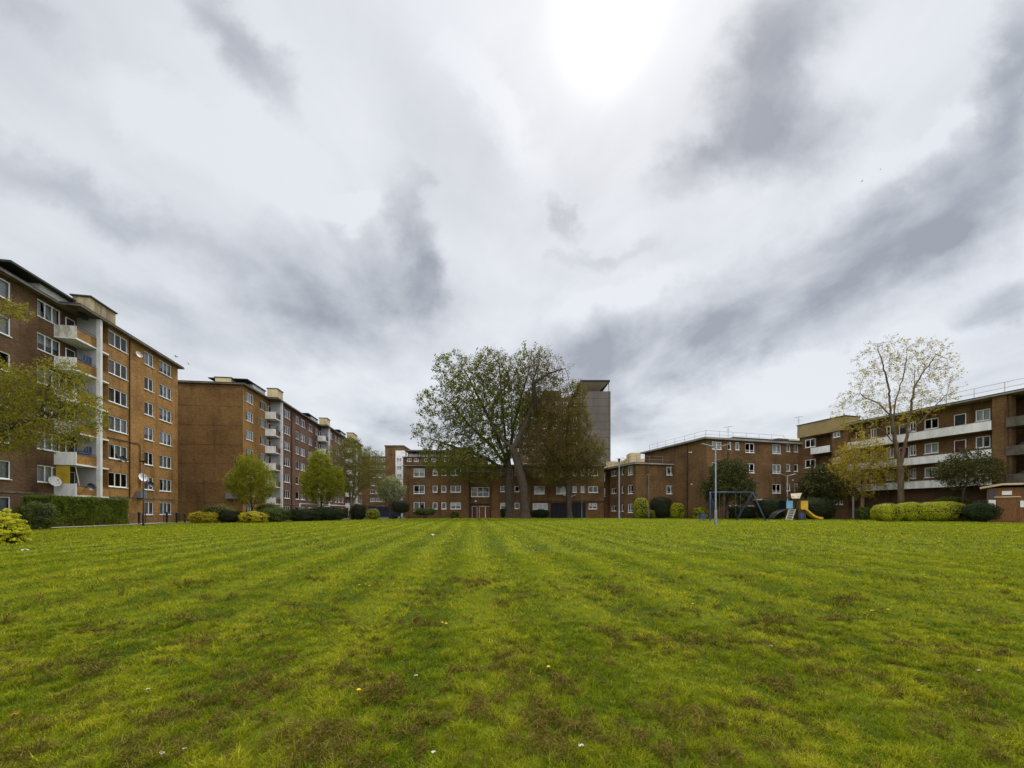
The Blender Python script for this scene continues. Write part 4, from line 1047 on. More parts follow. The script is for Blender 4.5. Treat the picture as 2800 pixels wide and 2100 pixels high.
# --- the big tree group
b, Y = gp(1394, 1413, 61)
T = lambda u, v, dy=0: P(u, v, Y + dy)
tree('large_tree', 'largest tree before the central block, wide fan of branches with fresh green leaves', 'tree', b, [b, T(1391, 1330), T(1390, 1265)],
     [E(1185, 1300, 962, 1070, Y), E(1290, 1400, 955, 1060, Y), E(1400, 1510, 948, 1050, Y), E(1135, 1235, 1062, 1150, Y), E(1125, 1222, 1150, 1232, Y), E(1145, 1290, 1215, 1300, Y, .8), E(1200, 1330, 1050, 1180, Y), E(1300, 1440, 1030, 1150, Y), E(1230, 1385, 1262, 1332, Y, .7), E(1335, 1430, 1140, 1260, Y), E(1250, 1350, 1160, 1250, Y), E(1440, 1540, 1010, 1100, Y), E(1200, 1480, 990, 1240, Y, .8), E(1150, 1400, 1180, 1310, Y, .7)],
     L_SYC, seed=21, natt=6500, step=.45, dk=.70, rbase=.62, rtip=.013, leaf=.19, nleaf=2, spread=.40, thr=.03, keep=.72, ntw=1, up=.03, asp=.8, di=12,
     side=[[T(1390, 1280), T(1350, 1225), T(1290, 1170, 1), T(1230, 1100, 1)], [T(1390, 1270), T(1355, 1180), T(1315, 1100), T(1280, 1030)], [T(1390, 1268), T(1380, 1180, 1), T(1372, 1090), T(1365, 1000)],
           [T(1391, 1290), T(1330, 1252), T(1250, 1225, -1), T(1180, 1200, -2)], [T(1390, 1262), T(1405, 1160, 2), T(1430, 1070, 2), T(1450, 1000, 2)], [T(1391, 1300), T(1340, 1290, -2), T(1270, 1290, -3)], [T(1391, 1268), T(1400, 1200, -1), T(1398, 1120, -2)]])
b, Y = gp(1437, 1415, 57)
T = lambda u, v, dy=0: P(u, v, Y + dy)
tree('pollarded_tree', 'thick-trunked lopped tree with bare twisting limbs in front of the largest tree', 'tree', b, [b, T(1430, 1330), T(1412, 1250), T(1400, 1225)],
     [E(1300, 1400, 950, 1060, Y, .7), E(1390, 1560, 965, 1100, Y, .7), E(1410, 1500, 1150, 1290, Y, .8), E(1440, 1570, 1000, 1130, Y, .6)],
     L_BUD, seed=33, natt=1900, step=.4, dk=.7, rbase=.60, rtip=.010, leaf=.13, nleaf=1, spread=.4, thr=.03, keep=.7, up=.06, di=12,
     side=[[T(1400, 1225), T(1368, 1195), T(1342, 1160), T(1348, 1110), T(1360, 1082), T(1385, 1055), T(1392, 1030), T(1380, 1010)], [T(1360, 1082), T(1330, 1065), T(1308, 1040), T(1305, 1005)],
           [T(1402, 1222), T(1428, 1205), T(1452, 1188)], [T(1405, 1222), T(1440, 1150, 1), T(1462, 1100, 1), T(1458, 1040), T(1480, 975), T(1494, 952)], [T(1458, 1050), T(1500, 1020), T(1545, 1008), T(1560, 1002)], [T(1430, 1235), T(1475, 1220), T(1520, 1195), T(1530, 1240)]])
b, Y = gp(1558, 1413, 62)
T = lambda u, v, dy=0: P(u, v, Y + dy)
tree('conical_tree', 'dense bronze green tree standing before the concrete tower', 'tree', b, [b, T(1553, 1330), T(1550, 1290)],
     [E(1535, 1605, 1040, 1140, Y), E(1500, 1620, 1100, 1220, Y), E(1430, 1550, 1070, 1180, Y), E(1420, 1540, 1150, 1280, Y), E(1480, 1640, 1180, 1300, Y), E(1580, 1662, 1190, 1300, Y), E(1450, 1560, 1260, 1335, Y), E(1570, 1650, 1270, 1325, Y)],
     [L_BRONZE], seed=41, natt=3800, step=.4, dk=.55, rbase=.40, rtip=.009, leaf=.18, nleaf=1, spread=.36, thr=.03, keep=1, up=.08, asp=.6, di=12,
     side=[[T(1550, 1290), T(1548, 1200), T(1555, 1120), T(1565, 1070)], [T(1550, 1290), T(1500, 1230), T(1470, 1180)], [T(1550, 1280), T(1600, 1220), T(1620, 1170)]])
# --- dark evergreens and yellow trees at the right
b, Y = gp(1988, 1414, 51)
tree('evergreen_tree', 'dark spreading evergreen behind the blue swings', 'tree', b, [b, P(1988, 1365, Y)], [E(1915, 2065, 1305, 1368, Y), E(1935, 2050, 1258, 1345, Y), E(1925, 1990, 1320, 1385, Y), E(1990, 2070, 1318, 1380, Y)], L_DARK, seed=51, natt=1300, step=.28, dk=.42, rbase=.16, leaf=.17, nleaf=2, spread=.24, thr=.02, up=.0, group='dark evergreen trees')
b, Y = gp(2236, 1412, 52)
tree('evergreen_tree', 'dark spreading evergreen right of the slide', 'tree', b, [b, P(2234, 1372, Y)], [E(2185, 2330, 1300, 1372, Y), E(2200, 2290, 1272, 1345, Y)], L_DARK, seed=52, natt=1200, step=.28, dk=.42, rbase=.16, leaf=.17, nleaf=2, spread=.24, thr=.02, up=.0, group='dark evergreen trees')
b, Y = gp(2632, 1420, 40.5)
tree('evergreen_tree', 'small dark umbrella-shaped evergreen before the gallery block', 'tree', b, [b, P(2634, 1345, Y)], [E(2552, 2738, 1248, 1330, Y), E(2590, 2700, 1228, 1300, Y), E(2575, 2660, 1280, 1338, Y)], L_DARK, seed=53, natt=900, step=.26, dk=.40, rbase=.10, leaf=.15, nleaf=1, spread=.22, thr=.02, up=.0, group='dark evergreen trees')
b, Y = gp(2357, 1414, 49)
tree('yellow_tree', 'low spreading tree with bright yellow spring leaves', 'tree', b, [b, P(2359, 1345, Y)], [E(2265, 2440, 1225, 1340, Y), E(2290, 2420, 1190, 1290, Y), E(2290, 2400, 1290, 1368, Y), E(2400, 2500, 1260, 1345, Y)],
     L_YEL, bark=BARK2, seed=61, natt=1500, step=.32, dk=.5, rbase=.2, leaf=.14, nleaf=1, spread=.32, thr=.02, keep=.75, up=.0,
     side=[[P(2359, 1345, Y), P(2340, 1300, Y), P(2330, 1250, Y), P(2325, 1205, Y)], [P(2359, 1345, Y), P(2375, 1290, Y), P(2395, 1240, Y)]])
b, Y = gp(2463, 1413, 44)
T = lambda u, v, dy=0: P(u, v, Y + dy)
tree('airy_tree', 'tall airy tree with sparse pale yellow leaves rising above the gallery roof', 'tree', b, [b, T(2463, 1290)],
     [E(2330, 2460, 930, 1080, Y, .8), E(2440, 2605, 925, 1060, Y, .8), E(2275, 2415, 1050, 1190, Y, .8), E(2390, 2500, 915, 1000, Y, .8), E(2500, 2625, 960, 1140, Y, .7), E(2400, 2540, 1050, 1180, Y, .8)],
     L_PALE, bark=BARK3, seed=71, natt=1700, step=.33, dk=.55, rbase=.27, rtip=.007, leaf=.12, nleaf=3, spread=.30, thr=.016, keep=.34, ntw=1, up=.03, di=12, expo=2.2,
     side=[[T(2462, 1290), T(2452, 1230), T(2435, 1130), T(2430, 1060), T(2415, 1000), T(2400, 950)], [T(2463, 1280), T(2478, 1200), T(2490, 1120), T(2500, 1060), T(2502, 1000)], [T(2436, 1140), T(2400, 1100), T(2360, 1085)],
           [T(2478, 1190), T(2520, 1150), T(2590, 1075)], [T(2440, 1160), T(2450, 1090), T(2470, 1030), T(2480, 970)], [T(2500, 1060), T(2530, 1010), T(2560, 970)], [T(2463, 1240), T(2420, 1180), T(2370, 1150)]])
b = Vector((-33.0, 22.5, gz(-33, 22.5))); T = lambda u, v, y: P(u, v, y)
tree('overhanging_tree', 'olive green tree reaching in from the left edge over the balconies', 'tree', b, [b, (-32.6, 22.5, 3.2)],
     [E(-220, 120, 985, 1160, 24, .5), E(60, 290, 1060, 1200, 25, .5), E(-120, 120, 1110, 1245, 23.5, .5), E(80, 240, 990, 1100, 25, .5), E(-200, 60, 800, 880, 24, .5), E(100, 240, 1170, 1225, 24.5, .5)],
     L_OVER, seed=81, natt=3200, step=.2, dk=.3, rbase=.3, rtip=.005, leaf=.11, nleaf=2, spread=.24, thr=.014, keep=.34, up=.0, di=12,
     side=[[(-32.6, 22.5, 3.0), T(-60, 1190, 23.5), T(60, 1160, 24), T(110, 1135, 24.5), T(190, 1105, 25)], [T(110, 1135, 24.5), T(140, 1030, 25), T(172, 985, 25.3)], [(-32.6, 22.5, 3.2), T(-60, 1000, 24), T(-40, 900, 24)], [T(60, 1160, 24), T(130, 1145, 25), T(250, 1090, 26)]])

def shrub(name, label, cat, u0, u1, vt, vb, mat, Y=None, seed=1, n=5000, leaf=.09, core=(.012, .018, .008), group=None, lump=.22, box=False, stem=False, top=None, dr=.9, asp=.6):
    rs = np.random.RandomState(seed); uc = (u0 + u1) / 2
    if Y is None: Y = Yg(uc, vb)
    ta = abs(uc - CU) / F; sh = math.sqrt(1 + (ta * dr) ** 2); rx = (u1 - u0) / 2 / F * Y / sh; Yc_ = Y + rx * dr * .6
    a, b = P(u0, vb, Yc_), P(u1, vt, Yc_); rx = (b.x - a.x) / 2 / sh * 1.1; g = gz((a.x + b.x) / 2, Yc_); ztop = b.z
    zb = g + (.28 * (ztop - g) if stem else -.05); rz = (ztop - zb) / 2; c = np.array([(a.x + b.x) / 2, Yc_, zb + rz]); ry = rx * dr
    def surf(m):
        d = rs.normal(size=(m, 3)); d /= np.linalg.norm(d, axis=1)[:, None]
        if box: d = np.sign(d) * np.abs(d) ** .45
        else: d = np.sign(d) * np.abs(d) ** .82
        k = 1 + lump * (np.sin(d[:, 0] * 5 + seed) * np.cos(d[:, 1] * 4 + seed * 2) + .6 * np.sin(d[:, 2] * 9 + d[:, 0] * 7 + seed)) * .6
        return d * k[:, None]
    d = surf(n); depth = 1 - np.abs(rs.normal(size=n)) * .10 + .02; depth = depth + (rs.rand(n) < .07) * rs.rand(n) * (.22 if lump > .1 else .08); C = c + d * depth[:, None] * np.array([rx, ry, rz]) * .95; C[:, 2] = np.maximum(C[:, 2], g)
    V, Q = leaves(rs, C, leaf, .1, asp, out=d / np.linalg.norm(d, axis=1)[:, None])
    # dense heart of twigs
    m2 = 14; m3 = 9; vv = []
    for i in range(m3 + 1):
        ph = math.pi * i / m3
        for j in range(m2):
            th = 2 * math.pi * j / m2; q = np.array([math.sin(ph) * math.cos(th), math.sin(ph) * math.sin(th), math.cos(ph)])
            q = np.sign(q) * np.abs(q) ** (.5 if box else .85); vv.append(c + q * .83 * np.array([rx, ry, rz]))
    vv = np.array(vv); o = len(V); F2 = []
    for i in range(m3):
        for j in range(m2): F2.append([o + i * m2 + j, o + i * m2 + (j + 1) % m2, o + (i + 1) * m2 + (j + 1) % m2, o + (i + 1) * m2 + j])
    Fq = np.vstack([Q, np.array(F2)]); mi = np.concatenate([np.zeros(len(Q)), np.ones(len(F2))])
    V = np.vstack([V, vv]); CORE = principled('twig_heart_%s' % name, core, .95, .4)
    loc = (c[0], c[1], g)
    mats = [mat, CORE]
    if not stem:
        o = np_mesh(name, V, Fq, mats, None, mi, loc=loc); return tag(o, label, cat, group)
    root = empty(name, loc, label, cat, group); np_mesh('foliage', V, Fq, mats, root, mi)
    s = MB()
    for i in range(3 if stem == 'multi' else 1):
        dx = (i - 1) * .15 if stem == 'multi' else 0
        s.tube([(c[0] + dx, c[1], g - .1), (c[0] + dx * 2.2, c[1], zb + rz * .5)], [.07, .05], 6)
    s.build('stem', BARK, root, smooth=True); return root

def euphorbia():
    rs = np.random.RandomState(2); Y = Yg(10, 1488) + .4; a, b = P(-85, 1488, Y), P(76, 1388, Y); rx = (b.x - a.x) / 2 / 1.4; g = gz((a.x + b.x) / 2, Y)
    rz = b.z - g - .1; c = np.array([(a.x + b.x) / 2, Y, g]); C, O = [], []; stems = MB()
    for i in range(230):
        d = rs.normal(size=3); d[2] = abs(d[2]); d /= np.linalg.norm(d); d = np.sign(d) * np.abs(d) ** .85; k = .72 + .30 * rs.rand()
        h = c + d * k * np.array([rx, rx * .9, rz]); r = .07 + .055 * rs.rand(); q = rs.normal(size=(75, 3)); q[:, 2] = np.abs(q[:, 2]) * 1.1 - .25; q /= np.linalg.norm(q, axis=1)[:, None]
        C.append(h + q * r * np.array([1, 1, .75])); O.append(q); stems.tube([c + d * .15 * np.array([rx, rx * .9, rz]), h], [.015, .008], 4, cap=False)
    n0 = len(C) * 75
    q = rs.normal(size=(5200, 3)); q[:, 2] = np.abs(q[:, 2]); q /= np.linalg.norm(q, axis=1)[:, None]
    low = c + q * (.45 + .42 * rs.rand(5200))[:, None] * np.array([rx, rx * .9, rz])
    root = empty('euphorbia_bush', (c[0], c[1], g), 'large yellow-green bush of rounded flower heads at the left edge of the lawn', 'bush')
    V, Q = leaves(rs, np.vstack(C), .045, .1, .7, out=np.vstack(O)); np_mesh('flower_heads', V, Q, leafmat('euphorbia_heads', (.34, .36, .01), (.58, .55, .03), .35), root)
    V, Q = leaves(rs, low, .10, .2, .35); np_mesh('foliage', V, Q, L_MID, root); stems.build('stem', BARK2, root)
euphorbia()
shrub('blossoming_bush', 'mixed bush with white flowers beside the clipped hedge', 'bush', 45, 150, 1372, 1446, L_MID, Y=28.5, seed=3, n=7000, leaf=.09, lump=.3, core=(.02, .025, .01))
# clipped hedge on the left: long box leading away beside the path
def hedge():
    p0, p1 = G(150, 31.6), G(352, 39.8); p0 = Vector((p0.x - .6, p0.y, 0)); p1 = Vector((p1.x, p1.y, 0)); L = (p1 - p0).length; rs = np.random.RandomState(5)
    fr = Fr((p0.x, p0.y), (p1.x - p0.x, p1.y - p0.y)); H = CZ + (1405 - 1367) / F * 39.8; zb = -.1; D = 1.7
    C = []
    n1, n2, n3 = 15000, 7000, 3500
    C.append(np.stack([rs.rand(n1) * L, np.zeros(n1), zb + rs.rand(n1) * (H - zb)], 1)); C.append(np.stack([rs.rand(n2) * L, rs.rand(n2) * D, np.full(n2, H)], 1))
    C.append(np.stack([np.full(n3, L), rs.rand(n3) * D, zb + rs.rand(n3) * (H - zb)], 1)); C.append(np.stack([np.zeros(1200), rs.rand(1200) * D, zb + rs.rand(1200) * (H - zb)], 1))
    C = np.vstack(C); C += rs.normal(size=C.shape) * .05; w = fbm(C[:, 0], C[:, 2] + C[:, 1], .9, 70); C[:, 1] -= (w - .5) * .35 * (C[:, 1] < .3); C[:, 2] += (w - .5) * .18 * (C[:, 2] > H - .3)
    X = fr.O[0] + C[:, 0] * fr.dx[0] + C[:, 1] * fr.dy[0]; Y = fr.O[1] + C[:, 0] * fr.dx[1] + C[:, 1] * fr.dy[1]
    V, Q = leaves(rs, np.stack([X, Y, C[:, 2]], 1), .10, .2)
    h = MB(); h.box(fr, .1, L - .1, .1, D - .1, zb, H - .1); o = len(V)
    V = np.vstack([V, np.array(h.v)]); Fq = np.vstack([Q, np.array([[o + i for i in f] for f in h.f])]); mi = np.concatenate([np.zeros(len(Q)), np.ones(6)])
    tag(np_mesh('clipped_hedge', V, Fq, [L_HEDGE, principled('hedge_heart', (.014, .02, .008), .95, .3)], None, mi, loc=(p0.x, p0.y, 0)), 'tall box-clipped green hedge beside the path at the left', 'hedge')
hedge()
SH = [('golden_bush', 'low golden bush right of the black railings', 517, 601, 1399, 1430, L_GOLD, None, 5000, .10, {}),
      ('golden_bush', 'low golden bush under the lime tree at the brick end wall', 660, 726, 1398, 1430, L_GOLD, None, 5000, .10, {}),
      ('dark_shrub', 'dark purple shrub between the two low golden bushes', 598, 668, 1397, 1428, L_PURP, 47, 4500, .12, {}),
      ('green_shrub', 'mid green shrub at the right of the second golden bush', 712, 792, 1387, 1427, L_MID, 46.5, 5500, .11, {}),
      ('green_shrub', 'loose olive shrub behind the second golden bush', 700, 762, 1374, 1420, L_OLIVE, 51, 3500, .12, {}),
      ('olive_shrub', 'faded olive shrub against the blank end wall', 555, 640, 1378, 1415, L_OLIVE, 53, 3000, .12, {}),
      ('wide_shrub', 'wide dark green shrub with the white goal frame behind', 785, 878, 1390, 1427, L_HDK, 49.5, 7500, .11, {}),
      ('wide_shrub', 'dark green spreading shrub at the left of the goal post', 862, 948, 1386, 1424, L_HDK, 52, 6500, .11, {}),
      ('dark_shrub', 'dark shrub just right of the white goal post', 960, 1003, 1378, 1416, L_PURP, 57, 4000, .12, {}),
      ('lime_shrub', 'small lime green shrub before the blue van', 1002, 1036, 1391, 1418, L_LIME, 56, 3000, .10, {}),
      ('topiary_ball', 'dark round topiary ball on a short stem left of the central block', 1071, 1119, 1366, 1413, L_PURP, 58, 5000, .10, dict(stem=True, lump=.04)),
      ('green_shrub', 'flat-topped green shrub on reddish stems by the first lamp post', 1133, 1192, 1388, 1412, L_MID, 62, 3500, .12, dict(stem='multi')),
      ('dark_shrub', 'small dark shrub between the entrance and the large trunks', 1369, 1390, 1388, 1413, L_HDK, 65, 2200, .11, {}),
      ('dark_shrub', 'dark shrub under the three-light ground floor window', 1455, 1501, 1391, 1412, L_HDK, 65.5, 3000, .11, {}),
      ('olive_shrub', 'tiny olive shrub under the ground floor windows', 1232, 1254, 1398, 1412, L_OLIVE, 66, 900, .11, {}),
      ('clipped_ball', 'tall clipped ball with golden top at the left of the dark one', 1733, 1772, 1359, 1416, L_GOLDG, 56, 4200, .10, dict(lump=.05)),
      ('clipped_ball', 'golden clipped ball at the right of the large dark one', 1832, 1871, 1374, 1417, L_GOLDG, 56, 4200, .10, dict(lump=.05)),
      ('dark_shrub', 'large rounded dark shrub between two golden clipped balls', 1776, 1837, 1357, 1418, L_PURP, 57, 6500, .11, dict(lump=.06)),
      ('grey_shrub', 'low grey-green shrub in front of the golden ball', 1760, 1790, 1394, 1418, L_OLIVE, 54.5, 1500, .12, {}),
      ('lime_shrub', 'yellow-green shrub at the left of the blue swings', 1897, 1932, 1387, 1414, L_GOLDG, 54, 2500, .11, {}),
      ('clipped_hedge', 'low dark green hedge under the windows behind the swings', 1993, 2068, 1384, 1413, L_HDK, 55.5, 6000, .11, dict(box=True, lump=.03, dr=.3)),
      ('dark_shrub', 'big rounded dark shrub between the swings and the play tower', 2070, 2152, 1361, 1414, L_HDK, 50, 8500, .12, dict(lump=.06)),
      ('dark_shrub', 'big rounded dark shrub behind the yellow slide', 2186, 2282, 1359, 1412, L_HDK, 49, 9000, .12, dict(lump=.06)),
      ('green_shrub', 'small green shrub left of the golden clipped row', 2343, 2376, 1384, 1416, L_MID, 46, 2600, .11, {}),
      ('clipped_ball', 'leftmost golden clipped ball in the row before the gallery block', 2384, 2466, 1376, 1427, L_GOLDG, 38.5, 9000, .085, dict(lump=.05)),
      ('clipped_ball', 'second golden clipped ball, joined to the widest one', 2446, 2530, 1372, 1426, L_GOLDG, 39, 9000, .085, dict(lump=.06)),
      ('clipped_ball', 'widest golden clipped shrub in the row before the gallery block', 2500, 2648, 1370, 1426, L_GOLDG, 38.5, 13000, .085, dict(lump=.05, dr=.5)),
      ('clipped_ball', 'green clipped shrub behind the widest golden one', 2545, 2664, 1357, 1420, L_HEDGE, 42.5, 9000, .095, dict(lump=.05, dr=.5)),
      ('dark_shrub', 'sprawling dark green shrub in front of the timber pavilion', 2632, 2800, 1369, 1425, L_HDK, 36.5, 14000, .10, dict(lump=.12, dr=.5))]
for i, (nm, lb, u0, u1, vt, vb, mt, Y, n, lf, kw) in enumerate(SH):
    grp = {'clipped_ball': 'clipped shrubs', 'golden_bush': 'low golden bushes', 'dark_shrub': 'dark shrubs round the lawn', 'wide_shrub': 'wide dark shrubs by the goal'}.get(nm)
    shrub(nm, lb, 'hedge' if 'hedge' in nm else 'bush', u0, u1, vt, vb, mt, Y, 100 + i, n, lf, group=grp, **kw)
# ================================================================== street furniture and play equipment
def lamp(label, u, vb, vt, Y=None, kind='twin', mat=GALV, r=.055, hu=None, group='lamp posts round the lawn'):
    if Y is None: Y = Yg(u, vb)
    b = G(u, Y); H = (HV - vt) / F * Y + CZ - b.z
    root = empty('lamp_post', b, label, 'lamp post', group); m = MB()
    m.tube([b + Vector((0, 0, -.1)), b + Vector((0, 0, .0)), b + Vector((0, 0, 1.0)), b + Vector((0, 0, 1.08)), b + Vector((0, 0, H))], [r * 1.75, r * 1.7, r * 1.6, r, r * .75], 10); m.build('pole', mat, root, smooth=True)
    m = MB(); m.box(WORLD, b.x - .05, b.x + .05, b.y - r * 1.75, b.y - r * 1.5, b.z + .45, b.z + .8); m.build('access_door', mat, root)
    t = b + Vector((0, 0, H))
    if kind == 'twin':
        for s in (-1, 1):
            a = MB(); w = .85; a.tube([t - Vector((0, 0, .12)), t + Vector((s * .35, 0, .0)), t + Vector((s * w, 0, .16))], [.045, .04, .03], 6)
            n = len(a.v)
            for (x, z, hw) in ((.22, -.02, .10), (.95, .17, .16)):
                for y in (-hw, hw):
                    for dz in (-.02, .045): a.v.append((t.x + s * x, t.y + y, t.z + z + dz))
            for f in ((0, 1, 5, 4), (2, 6, 7, 3), (0, 4, 6, 2), (1, 3, 7, 5), (0, 2, 3, 1), (4, 5, 7, 6)): a.f.append(tuple(n + i for i in f)); a.mi.append(0)
            a.build('lamp_head', mat, root)
    elif kind == 'flat':
        a = MB(); a.box(WORLD, t.x - .28, t.x + .28, t.y - .12, t.y + .12, t.z - .03, t.z + .07); a.build('lamp_head', mat, root)
    elif kind == 'box':
        a = MB(); a.tube([t, t + Vector((0, 0, .28))], [.13, .15], 8); a.tube([t + Vector((0, 0, .28)), t + Vector((0, 0, .38))], [.18, .05], 8); a.build('lamp_head', BLACKM, root)
    return root
lamp('tall galvanised twin-arm lamp post standing on the lawn before the swings', 1957, 1437, 1221)
lamp('twin-arm lamp post behind the play tower', 2153, 1412, 1300, 50)
lamp('thick plain steel post with small dark head right of the central block', 1693, 1417, 1262, 50, 'box', r=.072)
lamp('slim brown lamp post with flat head behind the golden clipped balls', 1774, 1414, 1298, 54, 'flat', FASCIA, .04)
lamp('twin-arm lamp post half hidden by the conical tree trunk', 1557, 1412, 1357, 66, 'twin', PANEL, .04)
lamp('thin pale post without a head in front of the navy garage doors', 1591, 1412, 1346, 65.5, 'none', GALV, .04)
lamp('dark slim lamp post before the yellow brick block at the left', 392, 1441, 1262, 36.5, 'flat', BLACKM, .05)
lamp('dark thin lamp post before the left end of the central block', 1150, 1413, 1318, 63, 'flat', BLACKM, .035)

# swings
Ys = 41.5; bz = G(2000, Ys).z
def q(u, v, dy=0.0): return P(u, v, Ys + dy)
sw = empty('swing_set', G(2000, Ys), 'faded blue steel swing frame at the right of the lawn', 'swing set')
zt_ = P(0, 1346, Ys).z; xl, xr = q(1942, 0).x, q(2058, 0).x
m = MB(); m.tube([(xl, Ys, zt_), (xr, Ys, zt_)], .055, 10); m.build('crossbar', BLUEM, sw, smooth=True)
for (x0, x1, dy) in ((xl, q(1927, 0).x, -1.1), (xl, q(1976, 0).x, 1.2), (xr, q(2076, 0).x, -1.1), (xr, q(2030, 0).x, 1.2)):
    m = MB(); e = Vector((x1, Ys + dy, gz(x1, Ys + dy) - .05)); a = Vector((x0, Ys, zt_)); m.tube([a, a.lerp(e, .08) + Vector((0, 0, -.02)), e], [.06, .065, .065], 8); m.build('leg', BLUEM, sw, smooth=True)
for i, (x, tilt) in enumerate(((xl + .9, 0), (xl + 1.9, 0), (xl + 2.9, 0), (xl + 3.5, 0))[:2]):
    xs_ = xl + (1.15 if i == 0 else 2.75)
    m = MB(); m.box(WORLD, xs_ - .22, xs_ + .22, Ys - .08, Ys + .08, bz + .42, bz + .46); s = m.build('seat', BLACKM, sw)
    m = MB(); m.tube([(xs_ - .21, Ys, bz + .46), (xs_ - .24, Ys, zt_)], .008, 4); m.tube([(xs_ + .21, Ys, bz + .46), (xs_ + .24, Ys, zt_)], .008, 4); m.build('chain', GALV, s)
b = G(1931, 40.6); m = MB(); m.box(WORLD, b.x - .30, b.x + .22, b.y + .5, b.y + .95, b.z + .2, b.z + .72); 
for dx in (-.27, .17):
    for dy in (.53, .9): m.tube([(b.x + dx, b.y + dy, b.z - .05), (b.x + dx, b.y + dy, b.z + .3)], .03, 5)
bin_ = empty('litter_bin', b + Vector((0, .7, 0)), 'small dark blue box bin by the left leg of the swings', 'bin'); m.build('bin_body', BLUEM, bin_)
m = MB(); m.box(WORLD, b.x - .34, b.x + .26, b.y + .46, b.y + .99, b.z + .721, b.z + .77); m.build('lid', NAVY, bin_)

# play tower
Yp = 46.5; pg = G(2165, Yp).z; W_ = principled('play_timber', (.07, .045, .028), .85, .4, 6); TAN = principled('tan_roof_board', (.50, .42, .30), .8, .25, 5)
YEL = principled('yellow_slide_plastic', (.62, .36, .03), .4, .25, 2.5); LBL = principled('light_blue_board', (.16, .36, .56), .5, .15, 3)
pt = empty('play_tower', G(2165, Yp), 'timber play tower with tan roof, light blue board and yellow slide', 'play tower')
px = lambda u: P(u, 0, Yp).x; pz = lambda v: P(0, v, Yp).z
x0, x1 = px(2158), px(2188)
for x in (x0, px(2173)):
    for y in (Yp - .6, Yp + .6): m = MB(); m.box(WORLD, x - .06, x + .06, y - .06, y + .06, pg - .05, pz(1358)); m.build('post', W_, pt)
for y in (Yp - .6, Yp + .6): m = MB(); m.box(WORLD, x1 - .06, x1 + .06, y - .06, y + .06, pg - .05, pz(1364)); m.build('post', W_, pt)
m = MB(); m.box(WORLD, x0, x1, Yp - .6, Yp + .6, pz(1393), pz(1391)); m.build('platform', W_, pt)
m = MB(); ap = px(2186)                                      # lean-to pitched roof, ridge towards the right
A = [(px(2151), Yp - .85, pz(1363)), (px(2172), Yp - .85, pz(1363)), (px(2191), Yp - .1, pz(1348)), (px(2160), Yp - .1, pz(1350))]
for dz in (0,): m.quad(A)
m.quad([(x, y, z - .05) for x, y, z in A][::-1])
for i in range(4): a_, b_ = A[i], A[(i + 1) % 4]; m.quad([b_, a_, (a_[0], a_[1], a_[2] - .05), (b_[0], b_[1], b_[2] - .05)])
B = [(px(2191), Yp - .1, pz(1348)), (px(2194), Yp + .8, pz(1362)), (px(2160), Yp + .8, pz(1362)), (px(2160), Yp - .1, pz(1350))]; m.quad(B); m.quad([(x, y, z - .04) for x, y, z in B][::-1])
m.build('roof', TAN, pt)
m = MB(); m.box(WORLD, px(2139), px(2156), Yp - .72, Yp - .67, pz(1391), pz(1370)); m.build('blue_board', LBL, pt)
m = MB(); m.box(WORLD, px(2137), px(2139) - .002, Yp - .7, Yp + .5, pz(1391), pz(1369)); m.build('side_board', NAVY, pt)
m = MB()
for (x, w) in ((px(2139), .1), (px(2156), .1)): m.box(WORLD, x, x + w * .6, Yp - .66, Yp - .6, pg, pz(1370))
m.build('post', W_, pt)
# slide: hood and curved chute with raised sides
m = MB(); hx0, hx1 = px(2178), px(2197)
m.box(WORLD, hx0, hx1, Yp - .72, Yp - .66, pz(1393), pz(1370)); m.box(WORLD, hx0, hx1, Yp - .1, Yp - .04, pz(1393), pz(1370)); m.box(WORLD, hx0, hx1, Yp - .66, Yp - .1, pz(1372.5), pz(1370) - .002); sl_ = m.build('slide', YEL, pt)
ch = [(2188, 1392), (2194, 1395), (2202, 1402), (2210, 1409), (2217, 1413.5), (2225, 1416.5), (2238, 1418)]
m = MB()
for (ua, va), (ub, vb_) in zip(ch[:-1], ch[1:]):
    a0, b0 = (px(ua), pz(va)), (px(ub), pz(vb_))
    for y0_, y1_, h0 in ((Yp - .74, Yp - .68, .16), (Yp - .68, Yp - .12, .0), (Yp - .12, Yp - .06, .16)):
        n = len(m.v)
        for (x, z) in (a0, b0):
            for y in (y0_, y1_):
                for dz in (-.06, h0 + .01): m.v.append((x, y, z + dz))
        for f in ((0, 1, 5, 4), (2, 6, 7, 3), (0, 4, 6, 2), (1, 3, 7, 5), (0, 2, 3, 1), (4, 5, 7, 6)): m.f.append(tuple(n + i for i in f)); m.mi.append(0)
m.build('chute', YEL, sl_)
# climbing ramp with holes
m = MB(); r0, r1 = (px(2149), pg), (px(2161), pz(1393)); wd = .95
r0 = (P(2148, 0, Yp - 1.5).x, pg); r1 = (P(2158, 0, Yp - .7).x, pz(1393)); wd = .68
def ramp_pt(s, t, o=0.0): return (r0[0] + (r1[0] - r0[0]) * t + s * wd, Yp - 1.5 + .8 * t - o, r0[1] + (r1[1] - r0[1]) * t)
def bar(mb, a, b, r): mb.tube([a, b], r, 6)
for s in (0, 1): bar(m, ramp_pt(s, 0), ramp_pt(s, 1), .045)
for t in (.06, .3, .52, .75, .97): bar(m, ramp_pt(0, t), ramp_pt(1, t), .04)
m.build('climbing_frame', TAN, pt)
m = MB()
for i in range(1, 5):
    bar(m, ramp_pt(i / 5, .05), ramp_pt(i / 5, .97), .018)
for i in range(1, 9): bar(m, ramp_pt(0, i / 9), ramp_pt(1, i / 9), .018)
m.build('climbing_net', GALV, pt)
